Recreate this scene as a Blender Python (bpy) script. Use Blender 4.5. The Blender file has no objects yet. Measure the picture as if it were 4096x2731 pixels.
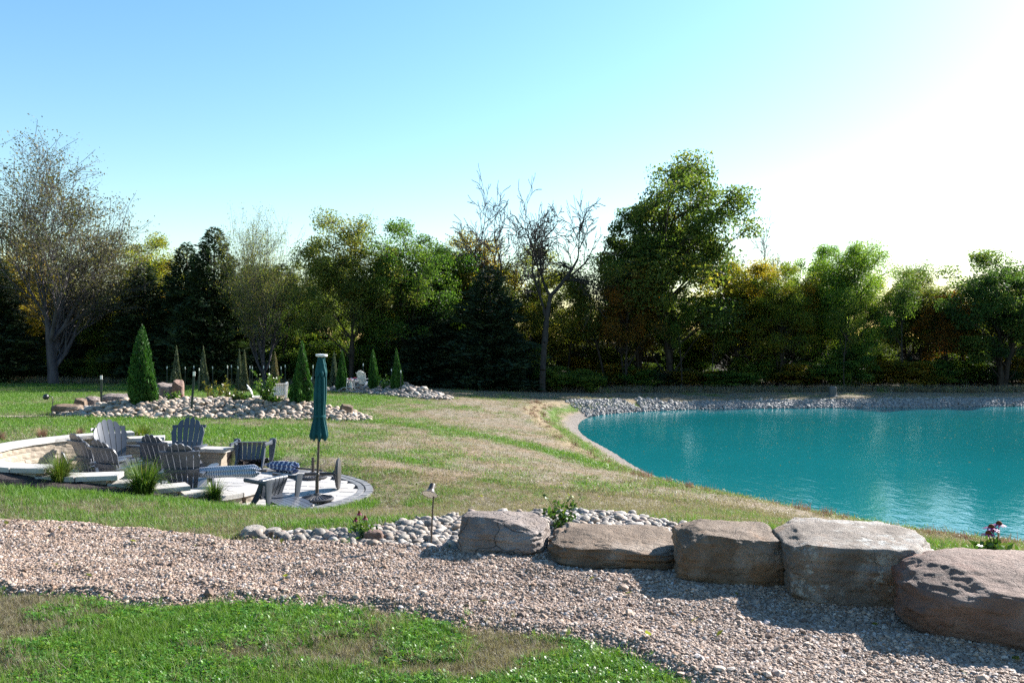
import bpy, bmesh, math, random
import numpy as np
from mathutils import Vector, Matrix, Euler, noise as mnoise
R = math.radians
random.seed(11)
rng = np.random.default_rng(11)
sc = bpy.context.scene
COL = sc.collection

# ------------------------------------------------------------------ camera, sky, sun, exposure
CAMZ = 4.0                                   # metres above the pond's surface
FPX = 3186.0                                 # focal length in pixels of the 4096 wide frame (28 mm)
cam_d = bpy.data.cameras.new("camera")
cam_d.lens = 28.0; cam_d.sensor_width = 36.0
cam_d.clip_start = 0.05; cam_d.clip_end = 5000.0
cam = bpy.data.objects.new("camera", cam_d); COL.objects.link(cam)
cam.location = (0, 0, CAMZ); cam.rotation_euler = (R(90), 0, 0)
sc.camera = cam

SUN_AZ, SUN_EL = 51.0, 30.0                  # degrees clockwise from +Y, above the horizon
world = bpy.data.worlds.new("World"); sc.world = world; world.use_nodes = True
wn = world.node_tree; wn.nodes.clear()
sky = wn.nodes.new("ShaderNodeTexSky"); sky.sky_type = 'NISHITA'; sky.sun_disc = False
sky.sun_elevation = R(SUN_EL); sky.sun_rotation = R(SUN_AZ)
sky.altitude = 200; sky.air_density = 1.5; sky.dust_density = 0.45; sky.ozone_density = 3.5
bg = wn.nodes.new("ShaderNodeBackground"); bg.inputs['Strength'].default_value = 0.066
wo = wn.nodes.new("ShaderNodeOutputWorld")
hs = wn.nodes.new('ShaderNodeHueSaturation'); hs.inputs['Saturation'].default_value = 1.22; hs.inputs['Hue'].default_value = 0.5
wn.links.new(sky.outputs[0], hs.inputs['Color']); wn.links.new(hs.outputs[0], bg.inputs['Color']); wn.links.new(bg.outputs[0], wo.inputs['Surface'])

sun_d = bpy.data.lights.new("sun", 'SUN'); sun_d.energy = 5.0; sun_d.angle = R(0.5); sun_d.color = (1.0, 0.955, 0.90)
sun = bpy.data.objects.new("sun", sun_d); COL.objects.link(sun)
_sd = Vector((math.sin(R(SUN_AZ)) * math.cos(R(SUN_EL)), math.cos(R(SUN_AZ)) * math.cos(R(SUN_EL)), math.sin(R(SUN_EL))))
sun.rotation_euler = _sd.to_track_quat('Z', 'Y').to_euler(); sun.location = (30, 20, 40)

sc.view_settings.view_transform = 'Standard'; sc.view_settings.look = 'None'
sc.view_settings.exposure = 1.85; sc.view_settings.gamma = 1.0; sc.view_settings.use_curve_mapping = False
sc.render.engine = 'CYCLES'
cy = sc.cycles
cy.max_bounces = 6; cy.diffuse_bounces = 3; cy.glossy_bounces = 3; cy.transmission_bounces = 4; cy.transparent_max_bounces = 6
cy.use_denoising = False
cy.use_adaptive_sampling = True; cy.adaptive_threshold = 0.015
cy.sample_clamp_indirect = 6.0

# ------------------------------------------------------------------ small numeric helpers
def _hash(ix, iy, seed):
    h = (ix.astype(np.int64) * 374761393 + iy.astype(np.int64) * 668265263 + seed * 974634527) & 0x7fffffff
    h = ((h ^ (h >> 13)) * 1274126177) & 0x7fffffff
    return ((h ^ (h >> 16)) & 0xffff) / 65535.0
def vnoise(x, y, seed=0):
    x = np.asarray(x, float); y = np.asarray(y, float)
    ix = np.floor(x); iy = np.floor(y); fx = x - ix; fy = y - iy
    fx = fx * fx * (3 - 2 * fx); fy = fy * fy * (3 - 2 * fy)
    a = _hash(ix, iy, seed); b = _hash(ix + 1, iy, seed); c = _hash(ix, iy + 1, seed); d = _hash(ix + 1, iy + 1, seed)
    return (a * (1 - fx) + b * fx) * (1 - fy) + (c * (1 - fx) + d * fx) * fy
def fbm(x, y, seed=0, oct=4):
    s = 0; a = 0.5; t = 0
    for o in range(oct):
        s = s + a * vnoise(np.asarray(x) * 2 ** o + 17.3 * o, np.asarray(y) * 2 ** o - 9.1 * o, seed + o); t += a; a *= 0.5
    return s / t
def sstep(a, b, x):
    t = np.clip((np.asarray(x, float) - a) / (b - a), 0, 1); return t * t * (3 - 2 * t)
def smooth_loop(pts, n=8, closed=True):
    P_ = [np.array(p, float) for p in pts]; m = len(P_); out = []
    for i in range(m if closed else m - 1):
        p0 = P_[(i - 1) % m] if closed or i > 0 else P_[i]; p1 = P_[i]; p2 = P_[(i + 1) % m]
        p3 = P_[(i + 2) % m] if closed or i + 2 < m else p2
        for k in range(n):
            t = k / n
            out.append(0.5 * ((2 * p1) + (-p0 + p2) * t + (2 * p0 - 5 * p1 + 4 * p2 - p3) * t * t + (-p0 + 3 * p1 - 3 * p2 + p3) * t ** 3))
    if not closed: out.append(P_[-1])
    return np.array(out)
def seg_dist(x, y, poly, closed=True):
    x = np.asarray(x, float); y = np.asarray(y, float); best = np.full(x.shape, 1e9)
    m = len(poly)
    for i in range(m if closed else m - 1):
        ax, ay = poly[i][:2]; bx, by = poly[(i + 1) % m][:2]
        dx, dy = bx - ax, by - ay; L = dx * dx + dy * dy + 1e-12
        t = np.clip(((x - ax) * dx + (y - ay) * dy) / L, 0, 1)
        best = np.minimum(best, (x - ax - t * dx) ** 2 + (y - ay - t * dy) ** 2)
    return np.sqrt(best)
def inside(x, y, poly):
    x = np.asarray(x, float); y = np.asarray(y, float); r = np.zeros(x.shape, bool); m = len(poly)
    for i in range(m):
        ax, ay = poly[i][:2]; bx, by = poly[(i + 1) % m][:2]
        if ay == by: continue
        c = ((ay > y) != (by > y)) & (x < (bx - ax) * (y - ay) / (by - ay) + ax)
        r ^= c
    return r
def sdf(x, y, poly):            # positive inside
    d = seg_dist(x, y, poly); return np.where(inside(x, y, poly), d, -d)

# ------------------------------------------------------------------ the lie of the land (z relative to the pond's surface)
CTRL = [(0,0,-1.6),(-4,0,-1.6),(4,0,-1.65),(0,3.9,-1.65),(-3.4,5.2,-1.65),(-1.7,5.1,-1.65),(.8,3.85,-1.65),(2.6,4.5,-1.68),
 (-5,7.86,-1.75),(-2.3,6.74,-1.68),(-.4,6.3,-1.66),(.74,5.9,-1.66),(2.1,5.1,-1.66),(-.85,7.8,-1.75),(.8,7.9,-1.73),(1.5,7.6,-1.74),(3.6,6.2,-1.75),
 (-6.5,9.3,-1.80),(-4.6,9.3,-1.90),(-3,9.3,-2.03),(-1.2,9.5,-2.06),(-1.2,13,-2.45),(-2,15,-2.42),(-1.9,11.2,-2.39),
 (-8.6,13,-1.85),(-9,17,-2.05),(-6,17,-2.15),(-3.5,17,-2.38),(-12,10,-1.75),(-12,20,-2.2),(-6,20,-2.35),
 (-13,25,-2.45),(-8,25,-2.47),(-4.5,25,-2.52),(-1,20,-2.7),(-6,35,-2.62),(-15,35,-2.6),(-2.5,36,-2.78),(0,28,-3.0),(1.5,24,-3.2),
 (0,15,-2.65),(3.2,12,-2.62),(6,12,-3.0),(7.5,12,-3.15),(7,9,-2.5),(8.4,14,-3.55),(6.2,14,-3.3),(4.6,16,-3.25),(2.8,20,-3.3),(6,6,-1.85),(10,5,-2.0),(-15,46,-2.8),(-8,46,-2.8),(-3,46,-2.95),(0,46,-3.25),
 (-20,56,-3.0),(-5,56,-3.25),(5,53,-3.5),(20,53,-3.5),(50,54,-3.5),(-40,40,-2.6),(-40,60,-2.9),(60,60,-3.5),(0,80,-3.3),
 (60,20,-3.5),(30,5,-2.5),(-30,5,-1.6),(20,-10,-1.6),(-20,-10,-1.5),(80,100,-3.5),(-80,100,-3.0)]
_c = np.array(CTRL); _cx, _cy, _cz = _c[:,0], _c[:,1], _c[:,2] + CAMZ
def _U(r2): return np.where(r2 > 1e-9, r2 * np.log(r2 + 1e-12), 0)
_n = len(_c); _K = _U((_cx[:,None]-_cx)**2 + (_cy[:,None]-_cy)**2) + np.eye(_n) * 2.0
_Pm = np.c_[np.ones(_n), _cx, _cy]
_A = np.block([[_K, _Pm], [_Pm.T, np.zeros((3,3))]])
_w = np.linalg.solve(_A, np.r_[_cz, 0, 0, 0])
def tps(x, y):
    sh = np.shape(x); x = np.clip(np.ravel(x), -75, 75); y = np.clip(np.ravel(y), -10, 95); out = np.empty(x.shape)
    for i in range(0, len(x), 20000):
        a, b = x[i:i+20000], y[i:i+20000]
        out[i:i+20000] = _U((a[:,None]-_cx)**2 + (b[:,None]-_cy)**2) @ _w[:_n] + _w[_n] + _w[_n+1]*a + _w[_n+2]*b
    return np.clip(out, -0.5, 3.2).reshape(sh)

POND = smooth_loop([(14,13.6),(10.2,15.9),(8.6,17),(7.3,18.5),(6.2,19.8),(5.0,21.5),(4.1,24.4),(3.6,29.2),(3.05,34),(3.2,38.4),(4.3,42.6),(6.6,45),(11,46.9),
                    (18.8,47.9),(31.8,49.2),(60,52),(78,42),(70,22),(34,10.5)], 5)
FLOOR = CAMZ - 2.4
RC = np.array([-6.05, 12.88]); RIN, ROUT = 2.05, 2.35
WALL = [(74,92,.38),(92,107,.49),(107,121,.60),(121,264,.71),(264,286,.60),(286,296,.49),(296,308,.38),(308,318,.27),(318,341,.19)]   # degrees round the ring, height of the wall top
def wall_h(deg):
    deg = np.asarray(deg, float); h = np.zeros(deg.shape)
    for a, b, v in WALL: h = np.where((deg >= a) & (deg < b), v, h)
    return h
LOBE = smooth_loop([(-5.6,15.1),(-4.9,15.15),(-4.2,15.0),(-3.43,14.65),(-2.88,14.2),(-2.46,13.6),(-2.25,12.98),(-2.24,12.45),(-2.4,11.9),(-2.75,11.35),(-3.3,11.05),(-3.9,11.1),(-4.5,11.75),(-6.0,13.0)], 5)
def patio_sd(x, y):
    ring = 2.19 - np.hypot(np.asarray(x)-RC[0], np.asarray(y)-RC[1])
    return np.maximum(sdf(x, y, LOBE), ring)
BED_MID = smooth_loop([(-15.3,26.6),(-14,25.9),(-12,25.5),(-9.5,25.4),(-7,25.2),(-5.4,24.9),(-4.6,25.3),(-4.9,26.6),(-5.9,28.3),(-8,29.6),(-11,30),(-13.6,29.6),(-15.2,28)], 5)
BED_FAR = smooth_loop([(-10.6,43.4),(-8.6,41.6),(-6.6,39.6),(-5,38.2),(-3.8,37.4),(-3.0,38.2),(-3.2,40.3),(-4.6,42.8),(-7,45),(-9.6,45.6)], 5)
def mound(x, y):
    a = 0.40 * sstep(0, 1.9, sdf(x, y, BED_MID)) + 0.45 * sstep(0, 2.2, sdf(x, y, BED_FAR))
    return a
def hgt(x, y):
    x = np.asarray(x, float); y = np.asarray(y, float)
    z = tps(x, y) + mound(x, y)
    far = sstep(95, 140, np.hypot(x, y - 20)); z = z * (1 - far) + 0.5 * far
    z = z + (fbm(x * .35, y * .35, 3) - .5) * 0.10 * sstep(8.5, 14, np.hypot(x, y)) 
    # banks of the pond
    pd = sdf(x, y, POND)
    k = sstep(0, 2.6, -pd); z = np.where(pd < 0, z * k + 0.015 * (1 - k) + 0.10 * sstep(0, .5, -pd) * (1 - k), -np.minimum(1.0, 0.25 * pd) - .01)
    # backfill behind the ring wall, then the level patio
    dx, dy = x - RC[0], y - RC[1]; r = np.hypot(dx, dy); a = np.degrees(np.arctan2(dy, dx)) % 360
    near = (r < 4.2) & (a > 60) & (a < 352)
    if np.any(near):
        H = sum(wall_h(np.clip(a + o, 74.5, 341)) for o in (-9, -6, -3, 0, 3, 6, 9)) / 7 - .055
        H = FLOOR + H
        w = (1 - sstep(2.45, 4.1, r)) * sstep(60, 74, a) * (1 - sstep(340, 352, a))
        z = np.where(near, H * w + z * (1 - w), z)
    ps = patio_sd(x, y)
    e = sstep(-.9, 0.0, ps) * np.where((r < 2.75) & (a > 72) & (a < 344), 0, 1)
    z = z * (1 - e) + (FLOOR - .012) * e
    z = np.where(ps > 0, FLOOR - .10, z)
    return z
def Pt(px, py, D):              # the point D metres out along the sight line of a photo pixel
    return Vector(((px - 2048) / FPX * D, D, CAMZ - (py - 1365.5) / FPX * D))
def Gd(px, py, d0=2.5, d1=140.):   # where that sight line meets the ground
    D = np.exp(np.linspace(np.log(d0), np.log(d1), 900))
    x = (px - 2048) / FPX * D; z = CAMZ - (py - 1365.5) / FPX * D
    dz = z - hgt(x, D); i = np.argmax(dz < 0)
    if dz[i] >= 0: return d1
    if i == 0: return d0
    t = dz[i-1] / (dz[i-1] - dz[i]); return D[i-1] + t * (D[i] - D[i-1])
def G(px, py, d0=2.5):
    D = Gd(px, py, d0); x = (px - 2048) / FPX * D
    return Vector((x, D, float(hgt(np.array([x]), np.array([D]))[0])))
def ground(x, y): return float(hgt(np.array([x]), np.array([y]))[0])
def gxy(px, D):                 # on the ground at depth D under a photo column
    x = (px - 2048) / FPX * D; return Vector((x, D, ground(x, D)))

PATH = np.array([tuple(G(*p)[:2]) for p in [(-600,2020),(0,2078),(300,2098),(600,2128),(950,2165),(1250,2178),(1500,2192),(1850,2205)]]
                + [(.1,6.35),(.9,6.1),(1.7,5.75),(2.5,5.2),(3.0,4.6),(3.6,3.9),(3.6,2.6),(1.4,2.6)]
                + [tuple(G(*p)[:2]) for p in [(2680,2725),(2560,2660),(2330,2570),(2120,2540),(1900,2515),(1700,2500),(1450,2450),(1200,2450),(950,2445),(700,2450),(400,2425),(200,2405),(0,2395),(-600,2340)]])
BED_NEAR = smooth_loop([tuple(G(*p)[:2]) for p in [(985,2160),(1200,2178),(1500,2196),(1830,2212)]] + [(.2,6.4),(1.0,6.2),(1.9,5.8),(3.0,5.2),(3.9,5.5),(4.1,6.3),(3.3,6.7),(2.4,6.9)]
                       + [tuple(G(*p)[:2]) for p in [(2690,2100),(2480,2066),(2200,2062),(1950,2068),(1750,2078),(1600,2100),(1400,2128),(1200,2132),(1030,2142)]], 3)
PATH_FAR = np.array([(-24,24.2),(-15.2,25.4),(-14.9,26.3),(-24,25.8)])

# strips where the mown grass stayed green (world positions of what the photo shows)
STRIPS = [([tuple(G(*p)[:2]) for p in [(1180,1668),(1500,1685),(1750,1715),(2000,1760),(2250,1815),(2430,1870)]], .8),
          ([tuple(G(*p)[:2]) for p in [(1240,1810),(1400,1815),(1600,1840),(1750,1862)]], .55),
          ([tuple(G(*p)[:2]) for p in [(1180,2112),(1350,2100),(1600,2090)]], .35)]
def green_amount(x, y):
    x = np.asarray(x, float); y = np.asarray(y, float)
    n = fbm(x * .55 + 5, y * .38, 21, 4); n2 = fbm(x * 2.3, y * 1.7, 31, 3)
    g = .56 + (n - .5) * 1.5 + (n2 - .5) * .8
    left = 1 - sstep(-5.5, -1.0, x + .10 * (y - 12))
    g = g + .30 * left * sstep(6, 8, y) - .40 * (1 - left) * sstep(7, 9, y)
    g = g + .35 * ((x < -2) & (y > 8.8) & (y < 12)) * sstep(8.6, 10, y)
    for pl, w in STRIPS:
        d = seg_dist(x, y, pl, False) + (n2 - .5) * w
        g = np.maximum(g, 1.05 - d / w * .7)
    # the near lawn: clover towards the right, worn brown patches
    nl = 1 - sstep(5.4, 6.2, y)
    q = fbm(x * 1.5 + 40, y * 1.9, 51, 3)
    g = g * (1 - nl) + nl * np.clip(.56 + (q - .47) * 3.2 + .25 * sstep(-.9, .1, x) + .2 * (1 - sstep(-2.6, -1.7, x)), .08, 1.1)
    return np.clip(g, 0, 1)
# ------------------------------------------------------------------ object helpers
def tag(o, label=None, cat=None, group=None, kind=None):
    if label: o["label"] = label
    if cat: o["category"] = cat
    if group: o["group"] = group
    if kind: o["kind"] = kind
    return o
def link(name, me, mat=None, parent=None):
    o = bpy.data.objects.new(name, me); COL.objects.link(o)
    if mat is not None and me is not None and len(me.materials) == 0: me.materials.append(mat)
    if parent is not None: o.parent = parent
    return o
def empty(name, loc=(0,0,0), rz=0.0):
    o = bpy.data.objects.new(name, None); COL.objects.link(o); o.location = loc; o.rotation_euler = (0, 0, rz)
    o.empty_display_size = .2
    return o
def copy_tree(o, parent=None):
    c = o.copy(); COL.objects.link(c)
    if parent is not None: c.parent = parent
    for ch in list(o.children): copy_tree(ch, c)
    return c
def np_mesh(name, V, F, smooth=False, attrs=None):
    V = np.asarray(V, np.float32); F = np.asarray(F, np.int32); k = F.shape[1]
    me = bpy.data.meshes.new(name); me.vertices.add(len(V)); me.vertices.foreach_set("co", V.ravel())
    me.loops.add(F.size); me.loops.foreach_set("vertex_index", F.ravel())
    me.polygons.add(len(F)); me.polygons.foreach_set("loop_start", np.arange(0, F.size, k, dtype=np.int32))
    me.polygons.foreach_set("loop_total", np.full(len(F), k, np.int32))
    if attrs:
        for an, av in attrs.items():
            a = me.attributes.new(an, 'FLOAT', 'POINT'); a.data.foreach_set("value", np.asarray(av, np.float32))
    me.update(calc_edges=True)
    if smooth: me.polygons.foreach_set("use_smooth", np.ones(len(F), bool))
    me.validate()
    return me
class MB:
    def __init__(s): s.v = []; s.f = []
    def box(s, x0, x1, y0, y1, z0, z1, M=None):
        b = len(s.v); P_ = [Vector((x, y, z)) for z in (z0, z1) for y in (y0, y1) for x in (x0, x1)]
        s.v += [M @ p if M is not None else p for p in P_]
        s.f += [tuple(b + i for i in q) for q in ((0,2,3,1),(4,5,7,6),(0,1,5,4),(2,6,7,3),(0,4,6,2),(1,3,7,5))]; return s
    def tube(s, pts, rad, n=8, cap=True):
        pts = [Vector(p) for p in pts]; rad = list(rad) if hasattr(rad, '__len__') else [rad] * len(pts); b = len(s.v); prev = None
        for i, p in enumerate(pts):
            d = (pts[min(i+1, len(pts)-1)] - pts[max(i-1, 0)]).normalized()
            u = d.cross(Vector((0, 0, 1)) if abs(d.z) < .9 else Vector((1, 0, 0))).normalized() if prev is None else (prev - d * prev.dot(d)).normalized()
            prev = u; w = d.cross(u)
            for k in range(n):
                a = 2 * math.pi * k / n; s.v.append(p + (u * math.cos(a) + w * math.sin(a)) * rad[i])
        for i in range(len(pts) - 1):
            for k in range(n):
                s.f.append((b+i*n+k, b+i*n+(k+1) % n, b+(i+1)*n+(k+1) % n, b+(i+1)*n+k))
        if cap:
            s.f.append(tuple(b + k for k in reversed(range(n)))); s.f.append(tuple(b + (len(pts)-1)*n + k for k in range(n)))
        return s
    def lathe(s, prof, n=24, M=None, rfun=None):
        b = len(s.v)
        for (r, z) in prof:
            for k in range(n):
                a = 2 * math.pi * k / n; rr = r * (rfun(a, z) if rfun else 1)
                p = Vector((rr * math.cos(a), rr * math.sin(a), z)); s.v.append(M @ p if M is not None else p)
        for i in range(len(prof) - 1):
            for k in range(n):
                s.f.append((b+i*n+k, b+i*n+(k+1) % n, b+(i+1)*n+(k+1) % n, b+(i+1)*n+k))
        s.f.append(tuple(b + k for k in reversed(range(n)))); s.f.append(tuple(b + (len(prof)-1)*n + k for k in range(n)))
        return s
    def slab(s, top, thick):          # top[i][j] grid of points, thickness along the grid normal
        ni, nj = len(top), len(top[0]); b = len(s.v); T = [[Vector(p) for p in row] for row in top]; B = []
        for i in range(ni):
            row = []
            for j in range(nj):
                du = T[min(i+1, ni-1)][j] - T[max(i-1, 0)][j]; dv = T[i][min(j+1, nj-1)] - T[i][max(j-1, 0)]
                nn = du.cross(dv); nn = nn.normalized() if nn.length > 1e-9 else Vector((0, 0, 1)); row.append(T[i][j] - nn * thick)
            B.append(row)
        for row in T: s.v += row
        for row in B: s.v += row
        o = ni * nj; I = lambda i, j, q=0: b + q + i * nj + j
        for i in range(ni - 1):
            for j in range(nj - 1):
                s.f.append((I(i,j), I(i+1,j), I(i+1,j+1), I(i,j+1))); s.f.append((I(i,j,o), I(i,j+1,o), I(i+1,j+1,o), I(i+1,j,o)))
        for i in range(ni - 1):
            s.f.append((I(i,0), I(i,0,o), I(i+1,0,o), I(i+1,0))); s.f.append((I(i,nj-1), I(i+1,nj-1), I(i+1,nj-1,o), I(i,nj-1,o)))
        for j in range(nj - 1):
            s.f.append((I(0,j), I(0,j+1), I(0,j+1,o), I(0,j,o))); s.f.append((I(ni-1,j), I(ni-1,j,o), I(ni-1,j+1,o), I(ni-1,j+1)))
        return s
    def mesh(s, name, smooth=False, bevel=0.0):
        me = bpy.data.meshes.new(name); me.from_pydata([tuple(v) for v in s.v], [], s.f); me.update()
        bm = bmesh.new(); bm.from_mesh(me); bmesh.ops.recalc_face_normals(bm, faces=bm.faces)
        if bevel: bmesh.ops.bevel(bm, geom=[e for e in bm.edges if e.calc_face_angle(0) > .6], offset=bevel, segments=2, affect='EDGES', clamp_overlap=True)
        if smooth:
            for f in bm.faces: f.smooth = True
            for e in bm.edges:
                if e.calc_face_angle(0) > .75: e.smooth = False
        bm.to_mesh(me); bm.free(); return me
    def build(s, name, mat, parent=None, smooth=False, bevel=0.0): return link(name, s.mesh(name, smooth, bevel), mat, parent)

# ------------------------------------------------------------------ materials
def nt(name):
    m = bpy.data.materials.new(name); m.use_nodes = True; t = m.node_tree; t.nodes.clear()
    out = t.nodes.new("ShaderNodeOutputMaterial"); return m, t, out
def N(t, typ, **kw):
    n = t.nodes.new(typ)
    for k, v in kw.items():
        if k in n.inputs: n.inputs[k].default_value = v
        else: setattr(n, k, v)
    return n
def ramp(t, fac, stops, interp='LINEAR'):
    r = t.nodes.new("ShaderNodeValToRGB"); r.color_ramp.interpolation = interp; e = r.color_ramp.elements
    while len(e) < len(stops): e.new(.5)
    for i, (p, c) in enumerate(stops):
        e[i].position = p; e[i].color = (*c, 1) if len(c) == 3 else c
    t.links.new(fac, r.inputs['Fac']); return r.outputs['Color']
def mix(t, fac, a, b, mode='MIX'):
    n = t.nodes.new("ShaderNodeMix"); n.data_type = 'RGBA'; n.blend_type = mode
    for sock, val in ((n.inputs[0], fac), (n.inputs[6], a), (n.inputs[7], b)):
        if isinstance(val, (int, float)): sock.default_value = val
        elif isinstance(val, tuple): sock.default_value = (*val, 1) if len(val) == 3 else val
        else: t.links.new(val, sock)
    return n.outputs[2]
def math_(t, op, a, b=None):
    n = t.nodes.new("ShaderNodeMath"); n.operation = op; n.use_clamp = False
    for i, v in enumerate((a, b)):
        if v is None: continue
        if isinstance(v, (int, float)): n.inputs[i].default_value = v
        else: t.links.new(v, n.inputs[i])
    return n.outputs[0]
def coords(t, kind='Object', scale=(1,1,1)):
    c = N(t, "ShaderNodeTexCoord"); m = N(t, "ShaderNodeMapping"); m.inputs['Scale'].default_value = scale
    t.links.new(c.outputs[kind], m.inputs['Vector']); return m.outputs[0]
def wpos(t, scale=(1,1,1)):
    g = N(t, "ShaderNodeNewGeometry"); m = N(t, "ShaderNodeMapping"); m.inputs['Scale'].default_value = scale
    t.links.new(g.outputs['Position'], m.inputs['Vector']); return m.outputs[0]
def noise_(t, vec, scale, detail=4, rough=.55, dist=0.0):
    n = N(t, "ShaderNodeTexNoise"); n.inputs['Scale'].default_value = scale; n.inputs['Detail'].default_value = detail
    n.inputs['Roughness'].default_value = rough; n.inputs['Distortion'].default_value = dist
    t.links.new(vec, n.inputs['Vector']); return n.outputs['Fac']
def bump(t, h, strength, dist=.02):
    b = N(t, "ShaderNodeBump"); b.inputs['Strength'].default_value = strength; b.inputs['Distance'].default_value = dist
    t.links.new(h, b.inputs['Height']); return b.outputs[0]
def princ(t, out, col, rough=.7, spec=.3, normal=None, metal=0.0):
    p = N(t, "ShaderNodeBsdfPrincipled")
    if isinstance(col, tuple): p.inputs['Base Color'].default_value = (*col, 1)
    else: t.links.new(col, p.inputs['Base Color'])
    if isinstance(rough, (int, float)): p.inputs['Roughness'].default_value = rough
    else: t.links.new(rough, p.inputs['Roughness'])
    p.inputs['Specular IOR Level'].default_value = spec; p.inputs['Metallic'].default_value = metal
    if normal is not None: t.links.new(normal, p.inputs['Normal'])
    t.links.new(p.outputs[0], out.inputs['Surface']); return p
def attr(t, name, typ='GEOMETRY'):
    a = N(t, "ShaderNodeAttribute"); a.attribute_name = name; a.attribute_type = typ; return a.outputs['Fac']
def objrand(t): return N(t, "ShaderNodeObjectInfo").outputs['Random']

def m_plain(name, col, rough=.5, spec=.4, var=.15, bscale=60, bstr=.15, metal=0.0, dirt=None):
    m, t, out = nt(name); v = coords(t); n = noise_(t, v, 7, 5); n2 = noise_(t, v, bscale, 3)
    c = mix(t, n, tuple(x * (1 - var) for x in col), tuple(min(1, x * (1 + var)) for x in col))
    if dirt: c = mix(t, ramp(t, noise_(t, v, 3.1, 6, .7), [(.5, (0,0,0)), (.72, (1,1,1))]), c, dirt)
    princ(t, out, c, rough, spec, bump(t, n2, bstr, .004), metal); return m
def m_leaf(name, cols, trans=.45, rough=.55, tcol=(1.15, 1.2, .6), use_color=True, tint_attr='tint', objvar=.0):
    m, t, out = nt(name)
    f = attr(t, tint_attr); c = ramp(t, f, [(i / (len(cols) - 1), k) for i, k in enumerate(cols)])
    if use_color: c = mix(t, 1.0, c, N(t, "ShaderNodeObjectInfo").outputs['Color'], 'MULTIPLY')
    p = N(t, "ShaderNodeBsdfPrincipled"); t.links.new(c, p.inputs['Base Color']); p.inputs['Roughness'].default_value = rough; p.inputs['Specular IOR Level'].default_value = .25
    tr = N(t, "ShaderNodeBsdfTranslucent"); t.links.new(mix(t, 1.0, c, tcol, 'MULTIPLY'), tr.inputs['Color'])
    mx = N(t, "ShaderNodeMixShader"); mx.inputs[0].default_value = trans
    t.links.new(p.outputs[0], mx.inputs[1]); t.links.new(tr.outputs[0], mx.inputs[2]); t.links.new(mx.outputs[0], out.inputs['Surface']); return m

M = {}
M['chair'] = m_plain('grey_resin', (.055,.062,.078), .36, .5, .12, 90, .12)
M['chair_pale'] = m_plain('pale_resin', (.62,.6,.57), .45, .4, .1)
M['pole'] = m_plain('bronze_metal', (.05,.036,.028), .4, .5, .2)
M['iron'] = m_plain('cast_resin_base', (.035,.033,.034), .42, .45, .25)
M['black'] = m_plain('black_metal', (.015,.015,.017), .4, .5)
M['cap'] = m_plain('grey_plastic_cap', (.55,.55,.56), .4, .5, .1)
M['white'] = m_plain('white_enamel', (.75,.73,.68), .35, .5, .06)
M['post_green'] = m_plain('green_steel', (.018,.03,.024), .5, .4, .2)
M['bulb'] = m_plain('frosted_glass', (.7,.66,.55), .2, .5, .05)
M['pipe'] = m_plain('brown_pipe', (.05,.04,.032), .55, .3, .2)
M['bark'] = None
M['pump'] = m_plain('moulded_grey_cover', (.10,.105,.10), .8, .2, .3, 30, .5)
def mk_bark(name, a, b):
    m, t, out = nt(name); v = coords(t, 'Object', (1,1,.25)); n = noise_(t, v, 9, 6, .65)
    princ(t, out, ramp(t, n, [(.3, a), (.7, b)]), .9, .1, bump(t, n, .6, .03)); return m
M['bark'] = mk_bark('dark_bark', (.02,.017,.015), (.065,.055,.048))
M['bark_grey'] = mk_bark('grey_bark', (.04,.035,.04), (.10,.09,.098))
M['teal'] = None
def mk_canvas():
    m, t, out = nt('teal_canvas'); v = coords(t); n = noise_(t, v, 5, 5); w = noise_(t, v, 260, 2)
    c = mix(t, n, (.006,.045,.052), (.012,.075,.082)); princ(t, out, c, .85, .15, bump(t, w, .25, .002)); return m
M['teal'] = mk_canvas()
def mk_stripe(name, scale, duty):
    m, t, out = nt(name); v = coords(t)
    s = N(t, "ShaderNodeSeparateXYZ"); t.links.new(v, s.inputs[0])
    n = noise_(t, v, 6, 2); z = math_(t, 'ADD', math_(t, 'MULTIPLY', s.outputs[2], scale), math_(t, 'MULTIPLY', n, .7))
    f = math_(t, 'FRACT', z); k = math_(t, 'LESS_THAN', f, duty)
    princ(t, out, mix(t, k, (.5,.51,.53), (.07,.10,.19)), .8, .15, bump(t, noise_(t, v, 200, 2), .2, .002)); return m
M['stripe'] = mk_stripe('fine_blue_stripe', 38, .42); M['stripe2'] = mk_stripe('broad_blue_stripe', 9, .72)

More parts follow.
